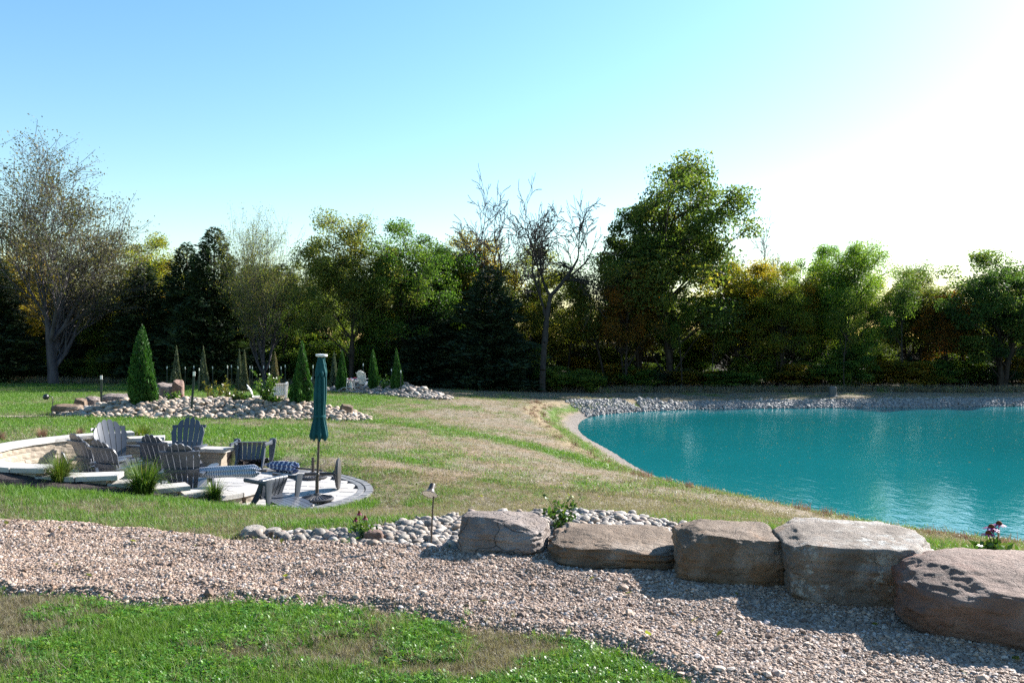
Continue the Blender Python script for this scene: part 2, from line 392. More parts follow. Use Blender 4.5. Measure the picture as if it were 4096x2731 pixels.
def mk_rock(name, cols, lichen=0.0, crack=.5, scale=1.0, warm=None):
    m, t, out = nt(name); v = coords(t, 'Object', (scale,)*3)
    n = noise_(t, v, 2.3, 8, .62, .4); n2 = noise_(t, v, 14, 8, .7); n3 = noise_(t, v, 90, 4, .7)
    c = ramp(t, n, [(.28 + .44 * i / (len(cols)-1), k) for i, k in enumerate(cols)])
    c = mix(t, math_(t, 'MULTIPLY', n2, .55), c, mix(t, 1.0, c, (.45,.42,.42), 'MULTIPLY'))
    if warm: c = mix(t, ramp(t, noise_(t, v, 1.6, 5, .6, .8), [(.52, (0,0,0)), (.66, (.8,.8,.8))]), c, warm)
    if lichen:
        l = ramp(t, noise_(t, v, 17, 7, .72), [(.60 - lichen * .12, (0,0,0)), (.63 - lichen * .12, (1,1,1))])
        big = ramp(t, noise_(t, v, 2.1, 3), [(.46, (0,0,0)), (.56, (1,1,1))])
        c = mix(t, math_(t, 'MULTIPLY', N2f(t, l), N2f(t, big)), c, (.30,.295,.27))
    vo = N(t, "ShaderNodeTexVoronoi"); vo.feature = 'DISTANCE_TO_EDGE'; vo.inputs['Scale'].default_value = 2.2
    dv = N(t, "ShaderNodeMixRGB") if False else None
    vv = N(t, "ShaderNodeVectorMath"); vv.operation = 'ADD'; nn = N(t, "ShaderNodeTexNoise"); nn.inputs['Scale'].default_value = 3; t.links.new(v, nn.inputs['Vector'])
    t.links.new(v, vv.inputs[0]); t.links.new(nn.outputs['Color'], vv.inputs[1]); t.links.new(vv.outputs[0], vo.inputs['Vector'])
    ck = ramp(t, vo.outputs['Distance'], [(0, (0,0,0)), (.022, (1,1,1))])
    c = mix(t, math_(t, 'MULTIPLY', math_(t, 'SUBTRACT', 1.0, N2f(t, ck)), crack), c, (.03,.025,.022))
    h = math_(t, 'ADD', math_(t, 'ADD', math_(t, 'MULTIPLY', n2, .8), math_(t, 'MULTIPLY', n3, .25)), math_(t, 'MULTIPLY', N2f(t, ck), .5 * crack))
    princ(t, out, c, .78, .3, bump(t, h, 1.0, .045)); return m
def N2f(t, colsock):
    n = N(t, "ShaderNodeRGBToBW"); t.links.new(colsock, n.inputs[0]); return n.outputs[0]
M['rock_grey'] = mk_rock('grey_sandstone', [(.115,.085,.07),(.22,.178,.155),(.38,.335,.305)], 0, .6)
M['rock_brown'] = mk_rock('brown_sandstone', [(.085,.055,.034),(.17,.118,.078),(.34,.28,.225)], 0, .2, 1, (.21,.11,.05))
M['stone_pale'] = mk_rock('pale_fieldstone', [(.22,.19,.16),(.34,.31,.27),(.44,.41,.37)], 0, .0, 2)
M['rock_lichen'] = mk_rock('lichened_sandstone', [(.10,.074,.054),(.185,.15,.12),(.40,.365,.33)], .55, .2, 1, (.16,.09,.048))
M['rock_red'] = mk_rock('red_banded_sandstone', [(.10,.062,.048),(.20,.125,.095),(.28,.215,.18)], 0, .2, 1, (.18,.07,.045))
def mk_stone(name, stops, bs=.35):
    m, t, out = nt(name); v = coords(t); r = objrand(t); n = noise_(t, v, 8, 5)
    c = ramp(t, r, stops); c = mix(t, math_(t, 'MULTIPLY', n, .7), c, mix(t, 1.0, c, (.5,.47,.45), 'MULTIPLY'))
    princ(t, out, c, .7, .3, bump(t, n, bs, .02)); return m
STOPS = [(0,(.26,.235,.20)),(.2,(.15,.135,.125)),(.4,(.36,.31,.255)),(.55,(.105,.098,.095)),(.7,(.30,.225,.165)),(.85,(.44,.41,.37)),(1,(.20,.14,.115))]
M['stone'] = mk_stone('river_stone', STOPS)
M['stone_warm'] = mk_stone('warm_river_stone', [(0,(.34,.27,.20)),(.25,(.22,.175,.14)),(.5,(.44,.36,.28)),(.75,(.29,.215,.155)),(1,(.48,.43,.37))])
M['stone_cool'] = mk_stone('limestone_rubble', [(0,(.18,.17,.165)),(.5,(.26,.25,.24)),(1,(.34,.33,.31))])
M['gravel'] = mk_stone('pea_gravel', [(0,(.34,.235,.165)),(.2,(.14,.09,.065)),(.4,(.43,.315,.235)),(.55,(.21,.15,.115)),(.7,(.54,.45,.375)),(.85,(.29,.175,.11)),(1,(.43,.40,.39))], .2)
M['block'] = mk_stone('split_face_block', [(0,(.30,.25,.19)),(.5,(.37,.31,.24)),(1,(.27,.225,.175))], .8)
M['cap_stone'] = mk_stone('limestone_cap', [(0,(.40,.385,.36)),(1,(.49,.47,.44))], .5)
M['paver'] = mk_stone('ashlar_paver', [(0,(.34,.33,.315)),(.5,(.42,.40,.38)),(1,(.38,.37,.36))], .3)
M['paver_dark'] = mk_stone('border_paver', [(0,(.13,.135,.145)),(1,(.21,.21,.215))], .4)
M['joint'] = m_plain('joint_sand', (.22,.21,.20), .9, .1)

M['leaf_oak'] = m_leaf('oak_leaf', [(.034,.062,.017),(.066,.108,.024),(.125,.155,.03),(.24,.19,.036)], .58)
M['leaf_light'] = m_leaf('locust_leaf', [(.06,.095,.026),(.105,.14,.037),(.175,.18,.046),(.28,.22,.055)], .58)
M['leaf_dry'] = m_leaf('dry_leaf', [(.06,.065,.035),(.085,.085,.045),(.115,.10,.05),(.15,.115,.055)], .4)
M['leaf_gold'] = m_leaf('gold_leaf', [(.12,.135,.026),(.21,.18,.026),(.32,.21,.028),(.27,.115,.018)], .62)
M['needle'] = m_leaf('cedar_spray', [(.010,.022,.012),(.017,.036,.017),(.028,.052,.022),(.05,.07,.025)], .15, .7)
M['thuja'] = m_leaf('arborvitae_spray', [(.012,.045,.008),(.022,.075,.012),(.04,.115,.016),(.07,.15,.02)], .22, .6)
M['juniper'] = m_leaf('juniper_spray', [(.05,.07,.045),(.08,.10,.065),(.12,.13,.085),(.15,.13,.09)], .2, .7)
M['leaf_shrub'] = m_leaf('shrub_leaf', [(.02,.05,.012),(.035,.085,.016),(.07,.13,.02),(.16,.17,.03)], .35, .35)
M['petal'] = m_leaf('pink_petal', [(.30,.03,.13),(.42,.07,.22)], .4, .6, (1,1,1))
M['blade_green'] = m_leaf('grass_clump_blade', [(.03,.06,.012),(.055,.11,.015),(.10,.16,.02),(.22,.19,.06)], .45)
M['blade_red'] = m_leaf('dried_grass_blade', [(.16,.09,.06),(.22,.13,.085),(.30,.20,.13)], .4, .7, (1,1,1))
M['cone'] = m_plain('seed_cone', (.10,.035,.012), .8, .1, .4)

def mk_turf(name, near):
    m, t, out = nt(name); g = attr(t, 'green', 'INSTANCER'); r = objrand(t)
    dry = ramp(t, r, [(0,(.19,.162,.118)),(.4,(.13,.105,.075)),(.75,(.27,.235,.18)),(1,(.15,.14,.075))])
    gr = ramp(t, r, [(0,(.05,.12,.014)),(.4,(.085,.18,.022)),(.75,(.12,.21,.035)),(1,(.17,.22,.07))])
    k = math_(t, 'GREATER_THAN', math_(t, 'ADD', g, math_(t, 'MULTIPLY', math_(t, 'SUBTRACT', math_(t, 'FRACT', math_(t, 'MULTIPLY', r, 37.7)), .5), .8)), .5)
    c = mix(t, k, dry, gr)
    p = N(t, "ShaderNodeBsdfPrincipled"); t.links.new(c, p.inputs['Base Color']); p.inputs['Roughness'].default_value = .5; p.inputs['Specular IOR Level'].default_value = .3
    tr = N(t, "ShaderNodeBsdfTranslucent"); t.links.new(mix(t, 1.0, c, (1.1,1.15,.6), 'MULTIPLY'), tr.inputs['Color'])
    mx = N(t, "ShaderNodeMixShader"); mx.inputs[0].default_value = .4
    t.links.new(p.outputs[0], mx.inputs[1]); t.links.new(tr.outputs[0], mx.inputs[2]); t.links.new(mx.outputs[0], out.inputs['Surface']); return m
M['turf'] = mk_turf('turf_blade', True)
def mk_clover():
    m, t, out = nt('clover_leaf'); r = objrand(t)
    c = ramp(t, r, [(0,(.035,.12,.008)),(.4,(.075,.21,.014)),(.8,(.13,.29,.022)),(1,(.24,.31,.04))])
    p = N(t, "ShaderNodeBsdfPrincipled"); t.links.new(c, p.inputs['Base Color']); p.inputs['Roughness'].default_value = .45
    tr = N(t, "ShaderNodeBsdfTranslucent"); t.links.new(mix(t, 1.0, c, (1.1,1.2,.5), 'MULTIPLY'), tr.inputs['Color'])
    mx = N(t, "ShaderNodeMixShader"); mx.inputs[0].default_value = .42
    t.links.new(p.outputs[0], mx.inputs[1]); t.links.new(tr.outputs[0], mx.inputs[2]); t.links.new(mx.outputs[0], out.inputs['Surface']); return m
M['clover'] = mk_clover()

# ------------------------------------------------------------------ scattering uncountable stuff on points
def proto_collection(name, meshes):
    c = bpy.data.collections.new(name)
    for i, me in enumerate(meshes):
        c.objects.link(bpy.data.objects.new("%s_%02d" % (name, i), me))
    return c
def scatter(name, coll, nproto, pts, rot, scl, label, cat=None, attrs=None, parent=None, group=None):
    pts = np.asarray(pts, np.float32); n = len(pts)
    me = bpy.data.meshes.new(name); me.vertices.add(n); me.vertices.foreach_set("co", pts.ravel())
    a = me.attributes.new('rot', 'FLOAT_VECTOR', 'POINT'); a.data.foreach_set("vector", np.asarray(rot, np.float32).ravel())
    scl = np.asarray(scl, np.float32)
    if scl.ndim == 1: scl = np.repeat(scl[:, None], 3, 1)
    a = me.attributes.new('scl', 'FLOAT_VECTOR', 'POINT'); a.data.foreach_set("vector", scl.ravel())
    a = me.attributes.new('pick', 'INT', 'POINT'); a.data.foreach_set("value", rng.integers(0, nproto, n).astype(np.int32))
    for k, v in (attrs or {}).items():
        a = me.attributes.new(k, 'FLOAT', 'POINT'); a.data.foreach_set("value", np.asarray(v, np.float32))
    me.update()
    o = link(name, me, None, parent); tag(o, label, cat, group, 'stuff')
    ng = bpy.data.node_groups.new(name + "_nodes", 'GeometryNodeTree')
    ng.interface.new_socket("Geometry", in_out='INPUT', socket_type='NodeSocketGeometry'); ng.interface.new_socket("Geometry", in_out='OUTPUT', socket_type='NodeSocketGeometry')
    gi = ng.nodes.new("NodeGroupInput"); go = ng.nodes.new("NodeGroupOutput")
    ip = ng.nodes.new("GeometryNodeInstanceOnPoints"); ci = ng.nodes.new("GeometryNodeCollectionInfo")
    ci.inputs['Collection'].default_value = coll; ci.inputs['Separate Children'].default_value = True; ci.inputs['Reset Children'].default_value = True
    def na(nm, dt):
        q = ng.nodes.new("GeometryNodeInputNamedAttribute"); q.data_type = dt; q.inputs['Name'].default_value = nm; return q.outputs['Attribute']
    L = ng.links.new
    L(gi.outputs[0], ip.inputs['Points']); L(ci.outputs[0], ip.inputs['Instance']); ip.inputs['Pick Instance'].default_value = True
    L(na('pick', 'INT'), ip.inputs['Instance Index']); L(na('rot', 'FLOAT_VECTOR'), ip.inputs['Rotation']); L(na('scl', 'FLOAT_VECTOR'), ip.inputs['Scale'])
    L(ip.outputs[0], go.inputs[0])
    md = o.modifiers.new("scatter", 'NODES'); md.node_group = ng
    return o
def pebble(seed, sub=1, sq=(1,.8,.6), bumpy=.22, smooth=True):
    bm = bmesh.new(); bmesh.ops.create_icosphere(bm, subdivisions=sub, radius=.5)
    o = Vector((seed * 3.1, seed * 1.7, seed))
    for v in bm.verts:
        k = 1 + bumpy * (mnoise.noise(v.co * 2.6 + o)) * 1.6; v.co = Vector((v.co.x * sq[0] * k, v.co.y * sq[1] * k, v.co.z * sq[2] * k))
    me = bpy.data.meshes.new("stone_shape"); bm.to_mesh(me); bm.free()
    if smooth: me.polygons.foreach_set("use_smooth", np.ones(len(me.polygons), bool))
    return me
# ------------------------------------------------------------------ the ground
def axis(parts):
    out = []
    for a, b, s in parts:
        n = max(1, int(round((b - a) / s))); out += list(np.linspace(a, b, n, endpoint=False))
    out.append(parts[-1][1]); return np.array(out)
gx = axis([(-1500,-200,130),(-200,-60,14),(-60,-24,2.0),(-24,-9.5,.30),(-9.5,4.5,.09),(4.5,12,.25),(12,60,1.5),(60,200,14),(200,1500,130)])
gy = axis([(-60,-6,6),(-6,2.5,.5),(2.5,9,.07),(9,17,.09),(17,30,.25),(30,58,.4),(58,100,2.5),(100,300,20),(300,2500,200)])
GX, GY = np.meshgrid(gx, gy); vx, vy = GX.ravel(), GY.ravel()
vz = hgt(vx, vy)
pd_ = -sdf(vx, vy, POND)
ps_ = patio_sd(vx, vy)
rr_ = np.hypot(vx - RC[0], vy - RC[1]); aa_ = np.degrees(np.arctan2(vy - RC[1], vx - RC[0])) % 360
wob = (fbm(vx * 1.3, vy * 1.3, 77, 3) - .5)
mulch = (1 - sstep(2.85, 3.05, rr_ + wob * .5)) * sstep(55, 66, aa_) * (1 - sstep(330, 345, aa_)) * (ps_ < .05)
dsh = pd_ + wob * 1.0 * sstep(.1, 1, pd_)
mud = 1 - sstep(.35, .8, dsh)
orange = sstep(1.6, 2.0, dsh) * (1 - sstep(2.2, 2.8, dsh)) * sstep(18, 30, vy) + .6 * sstep(1.3, 1.7, dsh) * (1 - sstep(2.0, 2.4, dsh)) * (1 - sstep(18, 30, vy))
grn = green_amount(vx, vy)
grn = np.where((dsh > .7) & (dsh < 1.7), np.maximum(grn, .75 - np.abs(dsh - 1.2)), grn)
soil = np.maximum(sstep(-.05, .12, sdf(vx, vy, BED_NEAR)), np.maximum(sstep(-.1, .2, sdf(vx, vy, BED_MID)), sstep(-.1, .2, sdf(vx, vy, BED_FAR))))
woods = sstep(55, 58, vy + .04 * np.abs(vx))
pathfar = np.maximum(sstep(-.1, .1, sdf(vx, vy, PATH_FAR) + wob * .3), sstep(.05, .2, sdf(vx, vy, PATH)))
ny, nx = GX.shape
idx = np.arange(nx * ny).reshape(ny, nx)
F = np.stack([idx[:-1,:-1], idx[:-1,1:], idx[1:,1:], idx[1:,:-1]], -1).reshape(-1, 4)
def mk_ground():
    m, t, out = nt('lawn_and_soil'); w = wpos(t)
    n1 = noise_(t, w, 1.1, 6, .6); n2 = noise_(t, w, 9, 6, .7); n3 = noise_(t, w, 45, 4, .7)
    g = math_(t, 'ADD', attr(t, 'green'), math_(t, 'MULTIPLY', math_(t, 'SUBTRACT', n2, .5), .9))
    gk = ramp(t, g, [(.36, (0,0,0)), (.66, (1,1,1))])
    dry = ramp(t, n3, [(.3, (.11,.09,.066)), (.5, (.185,.155,.115)), (.7, (.27,.235,.18))])
    dry = mix(t, ramp(t, n1, [(.45,(0,0,0)),(.65,(.7,.7,.7))]), dry, (.21,.135,.085))
    gr = ramp(t, n3, [(.3, (.04,.075,.014)), (.5, (.075,.135,.022)), (.72, (.13,.185,.04))])
    c = mix(t, N2f(t, gk), dry, gr)
    c = mix(t, attr(t, 'orange'), c, ramp(t, n2, [(.35,(.20,.15,.09)),(.65,(.27,.21,.13))]))
    c = mix(t, attr(t, 'mud'), c, ramp(t, n2, [(.3,(.07,.06,.052)),(.5,(.14,.122,.108)),(.7,(.22,.195,.175))]))
    c = mix(t, attr(t, 'mulch'), c, ramp(t, n3, [(.35,(.018,.014,.014)),(.6,(.055,.045,.042)),(.75,(.12,.10,.09))]))
    c = mix(t, attr(t, 'soil'), c, ramp(t, n3, [(.35,(.06,.05,.042)),(.65,(.16,.135,.11))]))
    c = mix(t, attr(t, 'gravel'), c, ramp(t, n3, [(.35,(.22,.17,.13)),(.65,(.45,.37,.29))]))
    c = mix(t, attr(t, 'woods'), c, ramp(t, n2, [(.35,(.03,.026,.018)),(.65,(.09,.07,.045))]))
    princ(t, out, c, .9, .12, bump(t, math_(t, 'ADD', n2, n3), .8, .03)); return m
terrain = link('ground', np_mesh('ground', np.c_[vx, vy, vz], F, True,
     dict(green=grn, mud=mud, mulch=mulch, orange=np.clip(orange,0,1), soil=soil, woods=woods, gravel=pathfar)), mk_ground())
tag(terrain, 'sloping autumn lawn, part green and part dry tan, running down to the pond', 'ground', kind='structure')

# ------------------------------------------------------------------ pond
def mk_water():
    m, t, out = nt('turquoise_pond_water'); w = wpos(t, (1.0, .55, 1)); w2 = wpos(t)
    a = noise_(t, w, 3.2, 3, .5, .5); b = noise_(t, w, 9, 3, .55, .3)
    calm = ramp(t, noise_(t, w2, .07, 2), [(.35, (.35,.35,.35)), (.65, (1,1,1))])
    h = math_(t, 'MULTIPLY', math_(t, 'ADD', a, math_(t, 'MULTIPLY', b, .4)), N2f(t, calm))
    c = mix(t, noise_(t, w2, .12, 3), (.004,.092,.103), (.006,.128,.14))
    p = princ(t, out, c, .06, .5, bump(t, h, .22, .08)); p.inputs['IOR'].default_value = 1.33; p.inputs['Specular IOR Level'].default_value = .45
    return m
bm = bmesh.new(); vs = [bm.verts.new((p[0], p[1], 0)) for p in POND]; bm.faces.new(vs); bmesh.ops.triangulate(bm, faces=bm.faces[:])
me = bpy.data.meshes.new('pond_water'); bm.to_mesh(me); bm.free()
for v in me.vertices:
    if v.co.z != 0: v.co.z = 0
pond = link('pond_water', me, mk_water()); tag(pond, 'turquoise rippled water filling the pond', 'water', kind='structure')
if pond.data.polygons[0].normal.z < 0: pond.data.flip_normals()

# ------------------------------------------------------------------ gravel path in front
px_ = np.arange(-8.2, 3.7, .035); py_ = np.arange(2.55, 10.2, .035)
PX, PY = np.meshgrid(px_, py_); fx, fy = PX.ravel(), PY.ravel()
def path_sd(x, y): return sdf(x, y, PATH) + (fbm(x * 2.2, y * 2.2, 91, 3) - .5) * .26
def path_z(x, y):
    s = path_sd(x, y)
    rel = (fbm(x * 1.7 + 3, y * 2.6, 13, 3) - .5) * .06 + (vnoise(x * 5.2, y * 6.5, 14) - .5) * .035
    return hgt(x, y) + np.clip(s * .35, -.05, .05) + rel * sstep(0, .25, s)
keep = (sdf(fx, fy, PATH) > -.22)
pz = np.zeros(fx.shape); pz[keep] = path_z(fx[keep], fy[keep])
pi = np.arange(fx.size).reshape(PX.shape); Fp = np.stack([pi[:-1,:-1], pi[:-1,1:], pi[1:,1:], pi[1:,:-1]], -1).reshape(-1, 4)
Fp = Fp[keep[Fp].all(1)]
used = np.unique(Fp); remap = -np.ones(fx.size, int); remap[used] = np.arange(len(used))
def mk_path():
    m, t, out = nt('gravel_fines'); w = wpos(t); n = noise_(t, w, 60, 4, .7); n2 = noise_(t, w, 6, 4)
    c = ramp(t, n, [(.3,(.12,.08,.055)),(.5,(.24,.18,.13)),(.7,(.38,.30,.23))]); c = mix(t, math_(t,'MULTIPLY',n2,.4), c, (.15,.12,.10))
    princ(t, out, c, .9, .15, bump(t, n, 1.0, .02)); return m
gp = link('gravel_path', np_mesh('gravel_path', np.c_[fx[used], fy[used], pz[used]], remap[Fp], True), mk_path())
tag(gp, 'tan pea gravel path curving past the row of boulders', 'path', kind='structure')
gm = [pebble(i + 3, 1, (1, .72 + .1 * (i % 3), .5 + .08 * (i % 2)), .25, False) for i in range(6)]
for g_ in gm: g_.materials.append(M['gravel'])
gcol = proto_collection('gravel_piece', gm)
n = 600000
u = np.exp(rng.uniform(np.log(3.2), np.log(10.5), n)); x = rng.uniform(-.70, .72, n) * u
s = path_sd(x, u); pr = np.clip(1.0 * sstep(-.10, .12, s), 0, 1)
ok = (rng.uniform(0, 1, n) < pr) & (sdf(x, u, PATH) > -.15); x, u = x[ok], u[ok]
sz = rng.lognormal(math.log(.0122), .42, len(x)); sz = np.where(rng.uniform(0,1,len(x)) < .012, sz * 1.9, sz) * (1 + .05 * np.clip(u - 5, 0, 5))
scatter('gravel', gcol, 6, np.c_[x, u, path_z(x, u) + sz * .12], np.c_[rng.normal(0,.35,len(x)), rng.normal(0,.35,len(x)), rng.uniform(0,6.28,len(x))], sz,
        'loose tan and white pea gravel covering the path', 'gravel')

# ------------------------------------------------------------------ patio of pavers, with a dark double border
patio = empty('patio', (0, 0, FLOOR)); tag(patio, 'round patio of pale ashlar pavers with a dark two-course border', 'patio', kind='structure')
slab_o = [(p[0], p[1]) for p in LOBE]
bm = bmesh.new()
vs = [bm.verts.new((RC[0] + 2.15 * math.cos(a), RC[1] + 2.15 * math.sin(a), -.045)) for a in np.linspace(0, 2*math.pi, 40, endpoint=False)]; bm.faces.new(vs)
vs = [bm.verts.new((p[0], p[1], -.041)) for p in slab_o]; bm.faces.new(vs)
bmesh.ops.triangulate(bm, faces=bm.faces[:]); bmesh.ops.recalc_face_normals(bm, faces=bm.faces)
me = bpy.data.meshes.new('bedding'); bm.to_mesh(me); bm.free()
for pl in me.polygons:
    if pl.normal.z < 0: pl.flip()
link('bedding', me, M['joint'], patio)
_pm = {}
def paver_mesh(w, d, mat):
    k = (round(w, 3), round(d, 3), mat)
    if k not in _pm:
        mb = MB().box(-w/2, w/2, -d/2, d/2, -.05, 0); me = mb.mesh('paver', False, .006); me.materials.append(M[mat]); _pm[k] = me
    return _pm[k]
rot = R(-14); cr, sr = math.cos(rot), math.sin(rot)
rnd = random.Random(5)
yy = -4.2
while yy < 4.4:
    hh = rnd.choice([.22, .3, .3, .44]); xx = -6 + rnd.random() * .3
    while xx < 4.5:
        ww = rnd.choice([.3, .44, .44, .6]); cx, cyy = xx + ww/2, yy + hh/2
        X, Y = -4.6 + cx * cr - cyy * sr, 13.1 + cx * sr + cyy * cr
        A = np.array; cs = [(X + (dx*cr - dy*sr), Y + (dx*sr + dy*cr)) for dx in (-ww/2, ww/2) for dy in (-hh/2, hh/2)]
        ring_in = all(math.hypot(a - RC[0], b - RC[1]) < 2.12 for a, b in cs)
        sdl = sdf(A([c[0] for c in cs] + [X]), A([c[1] for c in cs] + [Y]), LOBE)
        if ring_in or sdl[-1] > .22 or sdl.min() > -.03 or (sdl[-1] > .1 and math.hypot(X - RC[0], Y - RC[1]) < 2.7):
            o = link('paver', paver_mesh(ww - .012, hh - .012, 'paver'), None, patio)
            o.location = (X, Y, rnd.uniform(-.003, .002)); o.rotation_euler = (rnd.uniform(-.003,.003), rnd.uniform(-.003,.003), rot)
        xx += ww
    yy += hh
edge = [p for p in LOBE]
cum = []
for ci_, (off, wd) in enumerate([(.075, .13), (.205, .11)]):
    # border follows the free edge of the lobe
    pts = np.array(edge); ctr = np.array([-4.2, 13.0])
    seg = pts[:58]; dens = []
    for i in range(len(seg) - 1):
        for q in range(6): dens.append(seg[i] + (seg[i+1] - seg[i]) * q / 6)
    dens = np.array(dens); L = np.r_[0, np.cumsum(np.hypot(*np.diff(dens, axis=0).T))]
    s_ = 0.0
    while s_ < L[-1] - .2:
        i = int(np.searchsorted(L, s_ + .1)); p = dens[min(i, len(dens)-1)]; q = dens[min(i+3, len(dens)-1)] - dens[max(i-3, 0)]
        a = math.atan2(q[1], q[0]); nrm = np.array([q[1], -q[0]]) / (np.hypot(*q) + 1e-9)
        if np.dot(nrm, ctr - p) < 0: nrm = -nrm
        c = p + nrm * off; o = link('border_paver', paver_mesh(.172, wd - .006, 'paver_dark'), None, patio)
        o.location = (c[0], c[1], .006); o.rotation_euler = (0, 0, a); s_ += .186

# ------------------------------------------------------------------ ring-shaped seat wall
wall = empty('seat_wall', (RC[0], RC[1], FLOOR))
tag(wall, 'curved tan block seat wall with pale limestone caps stepping down round the patio', 'wall')
def rough_block(w, d, h, seed, rough, cap=False):
    bm = bmesh.new(); bmesh.ops.create_grid(bm, x_segments=1, y_segments=1, size=.5); bm.clear()
    nx_, ny_, nz_ = 5, 2, 3
    mb = MB(); bmesh.ops.create_cube(bm, size=1.0); bmesh.ops.subdivide_edges(bm, edges=bm.edges[:], cuts=2, use_grid_fill=True)
    for v in bm.verts:
        p = Vector((v.co.x * w, v.co.y * d, v.co.z * h))
        if abs(v.co.y) > .49:      # split faces
            k = mnoise.noise(Vector((p.x * 9 + seed * 5.3, p.z * 9, seed + (9 if v.co.y > 0 else 0))))
            inner = 1 if abs(v.co.z) < .49 else .35
            p.y += math.copysign(rough * (k + .2) * inner, v.co.y)
        if cap and abs(v.co.z) < .49: p.x *= 1.0
        v.co = p
    me = bpy.data.meshes.new('block'); bm.to_mesh(me); bm.free(); return me
bmeshes = [rough_block(.302, .27, .106, i, .022) for i in range(5)]
cmeshes = [rough_block(.47, .36, .064, i + 20, .016, True) for i in range(4)]
for q in bmeshes: q.materials.append(M['block'])
for q in cmeshes: q.materials.append(M['cap_stone'])
RM = (RIN + ROUT) / 2
for a0, a1, Hh in WALL:
    nc = int(round((Hh - .08) / .11))
    for c in range(nc):
        k = max(1, int(round(R(a1 - a0) * RM / .31)))
        for i in range(k):
            a = a0 + (i + .5 + (.18 if c % 2 else -.18) * (0 if i in (0, k-1) else 1)) * (a1 - a0) / k
            o = link('block', rnd.choice(bmeshes), None, wall)
            o.location = (RM * math.cos(R(a)), RM * math.sin(R(a)), (c + .5) * .11); o.rotation_euler = (0, 0, R(a - 90))
            o.scale = (R(a1 - a0) * RM / k / .31, 1, 1)
    k = max(1, int(round(R(a1 - a0) * RM / .46))); ext = 3.5
    A0, A1 = a0 - (ext if a0 < 180 else 0), a1 + (ext if a1 > 200 else 0)
    for i in range(k):
        a = A0 + (i + .5) * (A1 - A0) / k
        o = link('cap_stone', rnd.choice(cmeshes), None, wall)
        o.location = (RM * math.cos(R(a)), RM * math.sin(R(a)), nc * .11 + .033); o.rotation_euler = (0, 0, R(a - 90)); o.scale = (R(A1 - A0) * (RM + .06) / k / .465, 1, 1)
# ------------------------------------------------------------------ boulders along the path
def boulder_mesh(name, seed, size, power=4.0, cuts=(), rough=.05, shear=(0,0), res=44):
    bm = bmesh.new(); bmesh.ops.create_cube(bm, size=2.0); bmesh.ops.subdivide_edges(bm, edges=bm.edges[:], cuts=res, use_grid_fill=True)
    off = Vector((seed * 7.7, seed * 3.3, seed * 1.9)); rc_ = random.Random(seed); chips = []
    for _ in range(44):
        nv = Vector((rc_.gauss(0, 1), rc_.gauss(0, 1), rc_.gauss(0, .8))).normalized()
        sup = (abs(nv.x) ** (power / (power - 1)) + abs(nv.y) ** (power / (power - 1)) + abs(nv.z) ** (power / (power - 1))) ** ((power - 1) / power)
        chips.append((nv, sup * rc_.uniform(.875, .985)))
    for v in bm.verts:
        d = v.co.normalized(); q = (abs(d.x) ** power + abs(d.y) ** power + abs(d.z) ** power) ** (-1 / power)
        p = d * q
        for nrm, dist in cuts:
            nv = Vector(nrm).normalized(); e = p.dot(nv) - dist
            if e > 0: p = p - nv * e * .93
        for nv, dist in chips:
            e = p.dot(nv) - dist
            if e > 0: p = p - nv * e * .97
        fx_ = mnoise.cell_vector(p * 1.55 + off) ; fpl = Vector((fx_.x - .5, fx_.y - .5, fx_.z - .5)); facet = p.dot(fpl) * .16 + (fx_.x - .5) * .05
        n1 = facet * .0 + mnoise.fractal(p * 1.3 + off, 1.0, 2.0, 3); n2 = mnoise.ridged_multi_fractal(p * 2.6 + off, .9, 2.1, 4, 1.0, 2.0) - 1.2; n3 = mnoise.fractal(p * 9 + off, .9, 2.0, 3)
        st = mnoise.noise(Vector((p.x * .8, p.y * .8, p.z * 7)) + off)
        p = p + d * (n1 * rough * 1.4 - n2 * rough * .7 + n3 * rough * .5 + st * rough * .8)
        p = Vector((p.x * size[0] / 2 + p.z * shear[0], p.y * size[1] / 2 + p.z * shear[1], p.z * size[2] / 2))
        v.co = p
    for f in bm.faces: f.smooth = True
    for e in bm.edges:
        if e.calc_face_angle(0) > .38: e.smooth = False
    me = bpy.data.meshes.new(name); bm.to_mesh(me); bm.free(); return me
def boulder(px0, px1, pyb, top_rel, depth, seed, mat, label, cuts=(), power=5, rough=.045, yaw=0.0, D=None, shear=(0,0), sink=.06, group=None, name='boulder', tilt=(0,0)):
    pxc = (px0 + px1) / 2
    base = G(pxc, pyb) if D is None else gxy(pxc, D)
    Df = base.y; w = (px1 - px0) / FPX * Df * 1.02
    h = top_rel + sink
    o = link(name, boulder_mesh(name, seed, (w, depth, h), power, cuts, rough, shear, 44 if Df < 8 and w > .3 else 14), M[mat])
    o.location = (base.x * (1 + depth * .42 / Df), base.y + depth * .42, base.z - sink + h / 2 + (.05 if Df < 8 and w > .3 else 0))
    o.rotation_euler = (tilt[0], tilt[1], yaw); tag(o, label, 'boulder', group or 'sandstone boulders edging the path'); return o
boulder(1835, 2190, 2244, .255, .60, 3, 'rock_grey', 'grey cracked boulder with sloping top, beside the path lamp',
        [((.55,-.1,1),.86),((-.5,-.9,.5),1.0),((.1,-1,.55),.95)], 5, .05, R(-7))
boulder(2190, 2705, 2298, .205, .70, 8, 'rock_brown', 'low brown boulder with flaking grey top behind which the leafy shrub grows',
        [((.45,-.25,1),.75),((-.3,-.6,1),.95),((-1,.0,.4),.98)], 5, .055, R(-9))
boulder(2700, 3130, 2368, .335, .60, 14, 'rock_brown', 'square brown boulder with two dark pits in its top edge',
        [((.12,-.05,1),.90),((1,0,.6),1.1),((-.8,-.3,.8),1.12)], 7, .038, R(-8))
